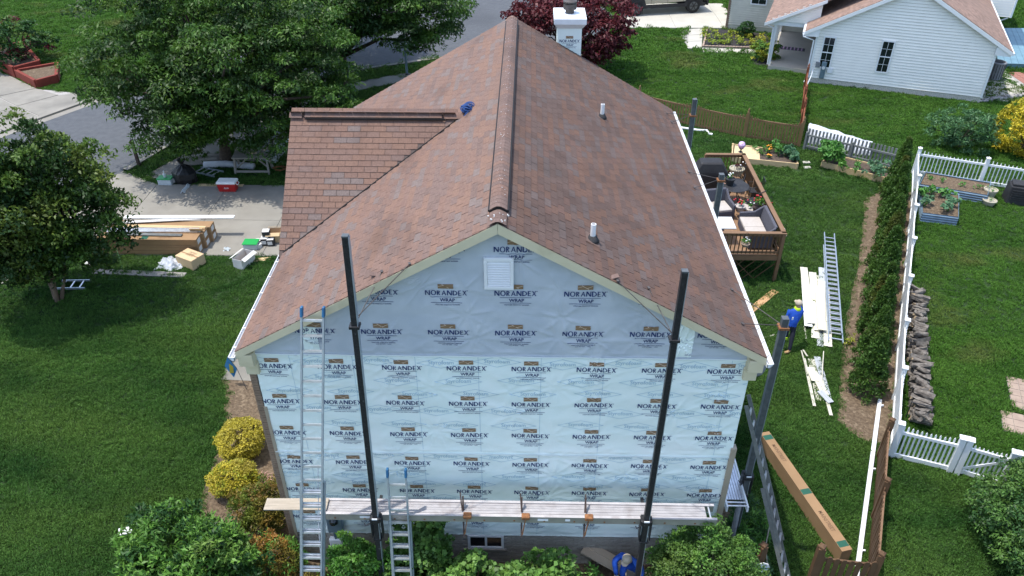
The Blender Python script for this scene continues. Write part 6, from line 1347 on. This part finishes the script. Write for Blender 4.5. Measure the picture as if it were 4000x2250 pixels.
shrub('shrub', 'yellow green shrub beside the white house porch', 15.0, 36.4, 1.1, .75, .7, ['leaf_lime', 'leaf_magnolia'], 90, 45, .13, .2)
plant('small yellow green weed at the edge of the mulch strip', *(10.99, 8.49), 0, .3, .25, 'leaf_lime', .12, 60, 'weed', None, aspect=.3)
# ================================================================== people
def person(label, bones, joints, colour, base, extra, name='person'):
    """one skinned body; joints name->(pos, radius); colour(co) -> material index"""
    t = thing(name, label, 'person', base)
    nm = list(joints); me = bpy.data.meshes.new('body'); me.from_pydata([joints[k][0] for k in nm], [(nm.index(a), nm.index(b)) for a, b in bones], [])
    o = bpy.data.objects.new('body_tmp', me); COL.objects.link(o); sk = o.modifiers.new('s', 'SKIN'); sk.use_smooth_shade = True
    for i, k in enumerate(nm):
        r = joints[k][1]; r = r if isinstance(r, tuple) else (r, r); me.skin_vertices[0].data[i].radius = r; me.skin_vertices[0].data[i].use_root = (k == 'pelvis')
    ss = o.modifiers.new('ss', 'SUBSURF'); ss.levels = 2; ss.render_levels = 2
    dg = bpy.context.evaluated_depsgraph_get(); ev = o.evaluated_get(dg); m2 = bpy.data.meshes.new_from_object(ev)
    bpy.data.objects.remove(o)
    for mm in ('jacket', 'trousers', 'boot', 'skin', 'glove'): m2.materials.append(MATS[mm])
    for p in m2.polygons: p.material_index = colour(p.center); p.use_smooth = True
    m2.transform(Matrix.Translation(-Vector(base)))
    body = link('body', m2, t); extra(t); return t
def hand(t, c, fwd, up, mat, s=1., curl=.5):
    c = Vector(c); f = Vector(fwd).normalized(); u = (Vector(up)-f*Vector(up).dot(f)).normalized(); r = f.cross(u); b = MB()
    b.box(c+f*.04*s, (1, 1, 1), M4=Matrix((r*.08*s, f*.09*s, u*.03*s)).transposed().to_4x4())
    for i, ln in enumerate((.065, .08, .085, .072)):
        p0 = c+f*.075*s+r*(i-1.5)*.02*s; p1 = p0+f*ln*.5*s; p2 = p1+f*ln*.4*s*(1-curl)-u*ln*.5*curl*s; b.tube([p0, p1, p2], [.0105*s, .01*s, .008*s], 6)
    b.tube([c+f*.02*s-r*.035*s, c+f*.05*s-r*.07*s, c+f*.085*s-r*.075*s-u*.01], [.012*s, .011*s, .009*s], 6)
    return b.build('hand', mat, t, smooth=True)
def face(t, hc, fw, r=.1, cap=True, capmat='cap_cloth', brim=True):
    hc = Vector(hc); fw = Vector(fw).normalized(); sd_ = Vector((fw.y, -fw.x, 0)).normalized(); u = sd_.cross(fw)
    MB().tube([hc+fw*r*.85-u*.0, hc+fw*r*1.2-u*.03], [.018, .012], 6).build('nose', 'skin', t, smooth=True)
    for s in (-1, 1):
        MB().lathe([(.002, -.008), (.012, 0), (.002, .008)], hc+fw*r*.92+sd_*s*.035+u*.02, 6).build('eye', 'black_vent', t)
        MB().lathe([(.005, -.03), (.02, -.01), (.02, .02), (.005, .035)], hc+sd_*s*r*.95, 6).build('ear', 'skin', t, smooth=True)
    MB().beam(hc+fw*r*.9-sd_*.025-u*.06, hc+fw*r*.9+sd_*.025-u*.06, .01, .012).build('mouth', 'terracotta', t)
    if cap:
        b = MB().lathe([(r*1.12, 0), (r*1.15, .03), (r*1.02, .08), (r*.6, .12), (.01, .13)], (0, 0, 0), 16)
        Mc = Matrix((sd_, fw, u)).transposed().to_4x4(); Mc.translation = hc+u*.015; b.v = [tuple(Mc @ Vector(v)) for v in b.v]; b.build('cap', capmat, t, smooth=True)
        if brim: b = MB().prism([hc+u*.03+sd_*a*r+fw*e*r for a, e in ((-.9, .6), (-.7, 1.5), (0, 1.85), (.7, 1.5), (.9, .6))], u*.012); b.build('cap_brim', capmat, t)
# worker standing on the lawn, back to the camera, right hand raised to the cap
px, py = 8.88, 8.25
J = {'pelvis': ((px, py, .93), (.17, .13)), 'waist': ((px+.03, py+.03, 1.08), (.16, .125)), 'chest': ((px+.09, py+.1, 1.33), (.2, .14)), 'neck': ((px+.13, py+.15, 1.5), .06), 'head': ((px+.15, py+.19, 1.6), (.085, .095)), 'crown': ((px+.15, py+.2, 1.7), (.08, .09)),
     'shL': ((px-.1, py+.1, 1.42), .075), 'elL': ((px-.19, py+.08, 1.14), .055), 'wrL': ((px-.2, py-.02, .9), .04), 'shR': ((px+.28, py+.12, 1.42), .075), 'elR': ((px+.36, py+.3, 1.28), .055), 'wrR': ((px+.27, py+.42, 1.5), .04),
     'hipL': ((px-.1, py-.0, .88), .1), 'knL': ((px-.12, py-.03, .5), .075), 'anL': ((px-.16, py-.06, .1), .055), 'toL': ((px-.28, py+.06, .05), .045), 'hipR': ((px+.1, py, .88), .1), 'knR': ((px+.06, py-.14, .5), .075), 'anR': ((px+.03, py-.26, .1), .055), 'toR': ((px-.12, py-.26, .05), .045)}
B_ = [('pelvis', 'waist'), ('waist', 'chest'), ('chest', 'neck'), ('neck', 'head'), ('head', 'crown'), ('chest', 'shL'), ('shL', 'elL'), ('elL', 'wrL'), ('chest', 'shR'), ('shR', 'elR'), ('elR', 'wrR'), ('pelvis', 'hipL'), ('hipL', 'knL'), ('knL', 'anL'), ('anL', 'toL'), ('pelvis', 'hipR'), ('hipR', 'knR'), ('knR', 'anR'), ('anR', 'toR')]
def col1(c):
    if c.z < .17: return 2
    if c.z > 1.5 and abs(c.x-px-.15) < .13 and abs(c.y-py-.18) < .17: return 3
    if c.z < .97 and c.x > px-.17 or c.z < .8: return 1
    return 0
def ex1(t):
    hand(t, J['wrL'][0], (.0, -.05, -1), (1, 0, 0), 'glove', 1.15); hand(t, J['wrR'][0], (-.35, .3, 1), (0, -1, 0), 'skin', 1.0, .2)
    MB().lathe([(.105, -.06), (.12, -.02), (.1, .04), (.09, .05)], (px+.135, py+.16, 1.5), 14).build('neck_gaiter', 'hiviz', t, smooth=True)
    face(t, (px+.15, py+.2, 1.64), (-.35, .93, 0), .1)
    MB().box((px-.13, py-.11, .5), (.13, .03, .09), .1).build('knee_pad', 'hiviz', t)
    MB().box((px-.05, py-.1, 1.3), (.05, .01, .1), .2).build('shirt_print', 'white_print', t)
person('worker in a blue jacket and tan cap standing on the right lawn', B_, J, col1, (px, py, 0), ex1)
# worker crouching by the wall, leaning over a siding panel
qx, qy = 2.8, -.62
J2 = {'pelvis': ((qx+.42, qy+.05, .52), (.16, .13)), 'waist': ((qx+.3, qy+.04, .7), (.15, .125)), 'chest': ((qx+.08, qy+.0, .98), (.19, .14)), 'neck': ((qx+.04, qy-.04, 1.14), .06), 'head': ((qx+.02, qy-.1, 1.2), (.085, .095)), 'crown': ((qx+.0, qy-.16, 1.26), (.08, .085)),
      'shL': ((qx-.08, qy+.12, 1.05), .075), 'elL': ((qx-.26, qy+.03, .95), .075), 'wrL': ((qx-.2, qy-.14, .66), .055), 'shR': ((qx-.05, qy-.15, 1.02), .09), 'elR': ((qx-.1, qy-.22, .84), .075), 'wrR': ((qx-.02, qy-.26, .66), .042),
      'hipL': ((qx+.4, qy+.14, .5), .1), 'knL': ((qx+.1, qy+.25, .45), .078), 'anL': ((qx+.3, qy+.28, .1), .055), 'toL': ((qx+.14, qy+.3, .05), .045), 'hipR': ((qx+.42, qy-.08, .48), .1), 'knR': ((qx+.1, qy-.08, .3), .078), 'anR': ((qx+.45, qy-.12, .09), .055), 'toR': ((qx+.32, qy-.14, .05), .045)}
def col2(c):
    if c.z < .15: return 2
    if c.z > 1.12 and c.x < qx+.14 and c.y < qy+.02: return 3
    if c.z < .62 and c.x > qx-.05: return 1
    return 0
def ex2(t):
    hand(t, J2['wrL'][0], (.1, -.4, -.6), (-.3, 0, 1), 'glove', 1.25); hand(t, J2['wrR'][0], (-.3, -.4, -.6), (0, 0, 1), 'glove', 1.25)
    face(t, (qx+.0, qy-.13, 1.23), (-.5, -.6, -.5), .1)
person('worker in blue sleeves and pale gloves crouching over a siding panel by the wall', B_, J2, col2, (qx, qy, 0), ex2)
t = thing('vinyl_siding', 'tan siding panel the crouching worker is cutting', 'siding', (2.6, -.4, .45))
pa, pb = Vector((1.92, .02, .62)), Vector((3.5, -.92, .5)); d = (pb-pa).normalized(); s = Vector((d.y, -d.x, 0)).normalized()
P = []
for c in (pa, pb):
    for u, h in ((-.5, 0), (-.48, .02), (-.02, .03), (.0, .012), (.03, .012), (.46, .025), (.5, .0)): P.append(c+s*u*.4+Vector((0, 0, h)))
MB().add(P, [(i, i+1, 8+i, 7+i) for i in range(6)]).build('sheet', 'tan_siding', t, fix=False)
for f in (.15, .75):
    c = pa.lerp(pb, f); MB().beam(c+Vector((0, 0, -.03)), (c.x, c.y, 0), .08, .3).build('trestle', 'dark_wood', t)
t = thing('tin_snips', 'metal cutting snips in the hands of the crouching worker', 'tool', (2.8, -.95, .62)); MB().beam((2.9, -.86, .6), (2.68, -1.05, .62), .03, .012, w2=.008).build('blade', 'grey_steel', t); MB().beam((2.9, -.86, .6), (3.0, -.8, .6), .02, .02).build('handle', 'rust', t)
# ================================================================== grass: turf patches instanced over the lawns
def inside(px_, py_, poly):
    c = np.zeros(len(px_), bool); n = len(poly); j = n-1
    for i in range(n):
        xi, yi = poly[i]; xj, yj = poly[j]
        with np.errstate(divide='ignore', invalid='ignore'): c ^= ((yi > py_) != (yj > py_)) & (px_ < (xj-xi)*(py_-yi)/(yj-yi+1e-12)+xi)
        j = i
    return c
BAN = [NEAR+FAR[::-1], [(-6.4, 13.5), (-6.4, 19.3), (-15.9, 19.3), (-16.7, 19.75), (-18, 20.6), (-20.6, 13.1), (-17.6, 13.45)], [(-4.9, 0), (4.9, 0), (4.9, 11.8), (-4.9, 11.8)], [(-8.85, 6.4), (-8.85, 13.4), (-7.6, 13.4), (-7.6, 7.6), (-5, 7.6), (-5, 6.3)],
       [(-8.75, 6.4), (-8.4, 5.8), (-8.05, 4.6), (-7.85, 3.2), (-7.8, 2.2), (-7.7, 1.2), (-7.8, -.6), (-7, -2.5), (-4.2, -3), (-3.4, -1.2), (-4.75, .2), (-4.95, 6.25)], [(-4.9, 0), (-3.5, -2.6), (0, -3.2), (4.4, -3), (5.9, -1.6), (6.0, 3.0), (4.85, 5), (4.85, 0)],
       [(x+(.06 if i < 8 else -.06), y) for i, (x, y) in enumerate(MULCHR)], [(p.x, p.y) for p in (L2(-2.4, 1.4, 0), L2(0, 1.4, 0), L2(0, 0, 0), L2(9, 0, 0), L2(9, 12, 0), L2(-5.9, 14, 0), L2(-5.9, 8.9, 0), L2(-2.4, 8.9, 0))], [(6.9, 43.1), (15, 43.1), (15, 49.4), (6.9, 49.4)],
       [(10.6, 38.7), (11.5, 43.1), (14, 43), (16.7, 42), (15.9, 37.8)], [(14.35, 37.4), (15.7, 37.2), (16.0, 35.3), (14.2, 35.7)], b1, b2, [(-25.9, 24.9), (-23.8, 28.5), (-24.8, 30.3), (-27.4, 30.9), (-31.2, 33.9), (-36, 30), (-31, 22)], [(p.x, p.y) for p in (PA, PA+PD*1.8, PA+PD*1.8+PN*.9, PA+PN*.9)], [(p.x, p.y) for p in (PA+PN*1.15+PD*.35, PA+PN*1.15+PD*2.15, PA+PN*2.65+PD*2.15, PA+PN*2.65+PD*.35)], [(28.6, 35.3), (34, 34.9), (36, 42.3), (31.6, 42.4)], [(28.9, 34.6), (33, 34.3), (32, 31.2), (28.3, 32.2)],
       [(16.55, 16.65), (17.85, 16.3), (18.75, 18.3), (17.3, 18.7)], [(17.45, 19.2), (19.9, 18.2), (20.6, 19.4), (18.2, 20.4)]]
sp = []
for ln in (sw, sw2):
    for (xa, ya), (xb, yb) in zip(ln[:-1], ln[1:]):
        d = Vector((xb-xa, yb-ya, 0)).normalized(); n_ = Vector((-d.y, d.x, 0))*.62; BAN.append([(xa+n_.x, ya+n_.y), (xb+n_.x, yb+n_.y), (xb-n_.x, yb-n_.y), (xa-n_.x, ya-n_.y)])
PTS = []
for (x0, x1, y0, y1, den) in ((-22, 18, -4, 9, 52), (-24, 24, 9, 20, 30), (-32, 34, 20, 34, 20), (-45, 40, 34, 75, 9)):
    h_ = den**-.5; gx, gy = np.meshgrid(np.arange(x0, x1, h_), np.arange(y0, y1, h_)); n = gx.size; q = np.stack([gx.ravel()+rng.uniform(-.55, .55, n)*h_, gy.ravel()+rng.uniform(-.55, .55, n)*h_, np.zeros(n)], 1)
    rel = q-np.array(CAMP); zc = rel@np.array(f_); xx = (rel@np.array(r2))/zc*3079; yy = (rel@np.array(u2))/zc*3079
    q = q[(np.abs(xx) < 2150) & (np.abs(yy) < 1280) & (zc > 0)]
    m = np.zeros(len(q), bool)
    for pl in BAN: m |= inside(q[:, 0], q[:, 1], pl)
    PTS.append(np.concatenate([q[~m], np.full(((~m).sum(), 1), 1. if den > 20 else (1.3 if den > 10 else 1.9))], 1))
PTS = np.concatenate(PTS)
def turf(n, rad, h):
    a = rng.uniform(0, 6.283, n); r = rad*np.sqrt(rng.uniform(0, 1, n)); b = np.stack([r*np.cos(a), r*np.sin(a), np.full(n, -.005)], 1); th = rng.uniform(0, 6.283, n); lean = rng.uniform(.2, .75, n)
    hh = h*rng.uniform(.55, 1.2, n); side = np.stack([-np.sin(th), np.cos(th), np.zeros(n)], 1)*.0075; tip = b+np.stack([np.cos(th)*lean*hh, np.sin(th)*lean*hh, hh*.85], 1); mid = b+np.stack([np.cos(th)*lean*hh*.3, np.sin(th)*lean*hh*.3, hh*.55], 1)
    V = np.stack([b-side, b+side, mid+side*.8, tip, mid-side*.8], 1).reshape(-1, 3); k = np.arange(n)[:, None]*5
    me = bpy.data.meshes.new('turf'); me.from_pydata(V.tolist(), [], np.concatenate([k+np.array([[0, 1, 2, 4]])]).tolist()+np.concatenate([k+np.array([[4, 2, 3]])]).tolist()); me.materials.append(MATS['grass_blade']); return me
WPL = [(19.2, 24), (17.97, 21.01), (10.49, 3.61), (13, 2.6), (15.5, -4), (40, -4), (40, 75), (17, 75), (16.4, 32), (13.63, 23.85)]
DRY = inside(PTS[:, 0], PTS[:, 1], WPL) | inside(PTS[:, 0], PTS[:, 1], [(2, 40), (6, 28), (13.6, 23.9), (16.6, 33), (20, 75), (2, 75)]) | ((PTS[:, 0] < -22) & (PTS[:, 1] > 26))
def scatter(PT, mat, label):
    TURF = bpy.data.objects.new('turf_patch', turf(120, .17, .068)); TURF.data.materials[0] = MATS[mat]
    pm = bpy.data.meshes.new('grass'); pm.vertices.add(len(PT)); pm.vertices.foreach_set('co', PT[:, :3].astype(np.float32).ravel())
    at = pm.attributes.new('gs', 'FLOAT', 'POINT'); at.data.foreach_set('value', (PT[:, 3]*rng.uniform(.7, 1.35, len(PT))).astype(np.float32))
    at = pm.attributes.new('gr', 'FLOAT_VECTOR', 'POINT'); rr = np.zeros((len(PT), 3), np.float32); rr[:, 2] = rng.uniform(0, 6.283, len(PT)); rr[:, :2] = rng.normal(0, .2, (len(PT), 2)); at.data.foreach_set('vector', rr.ravel())
    go = link('grass', pm); go['kind'] = 'stuff'; go['label'] = label; pm.materials.append(MATS[mat])
    ng = bpy.data.node_groups.new('turf_scatter', 'GeometryNodeTree'); ng.interface.new_socket('Geometry', in_out='INPUT', socket_type='NodeSocketGeometry'); ng.interface.new_socket('Geometry', in_out='OUTPUT', socket_type='NodeSocketGeometry')
    N = ng.nodes; gi = N.new('NodeGroupInput'); gq = N.new('NodeGroupOutput'); oi = N.new('GeometryNodeObjectInfo'); oi.inputs['Object'].default_value = TURF; ip = N.new('GeometryNodeInstanceOnPoints')
    a1 = N.new('GeometryNodeInputNamedAttribute'); a1.data_type = 'FLOAT'; a1.inputs['Name'].default_value = 'gs'; a2 = N.new('GeometryNodeInputNamedAttribute'); a2.data_type = 'FLOAT_VECTOR'; a2.inputs['Name'].default_value = 'gr'
    K = ng.links.new; K(gi.outputs[0], ip.inputs['Points']); K(oi.outputs['Geometry'], ip.inputs['Instance']); K(a1.outputs[0], ip.inputs['Scale']); K(a2.outputs[0], ip.inputs['Rotation']); K(ip.outputs[0], gq.inputs[0])
    md = go.modifiers.new('turf', 'NODES'); md.node_group = ng
scatter(PTS[~DRY], 'grass_blade', 'mown green lawn grass round the house being re-sided')
scatter(PTS[DRY], 'grass_blade_dry', 'paler yellow green lawn grass of the neighbouring yards')
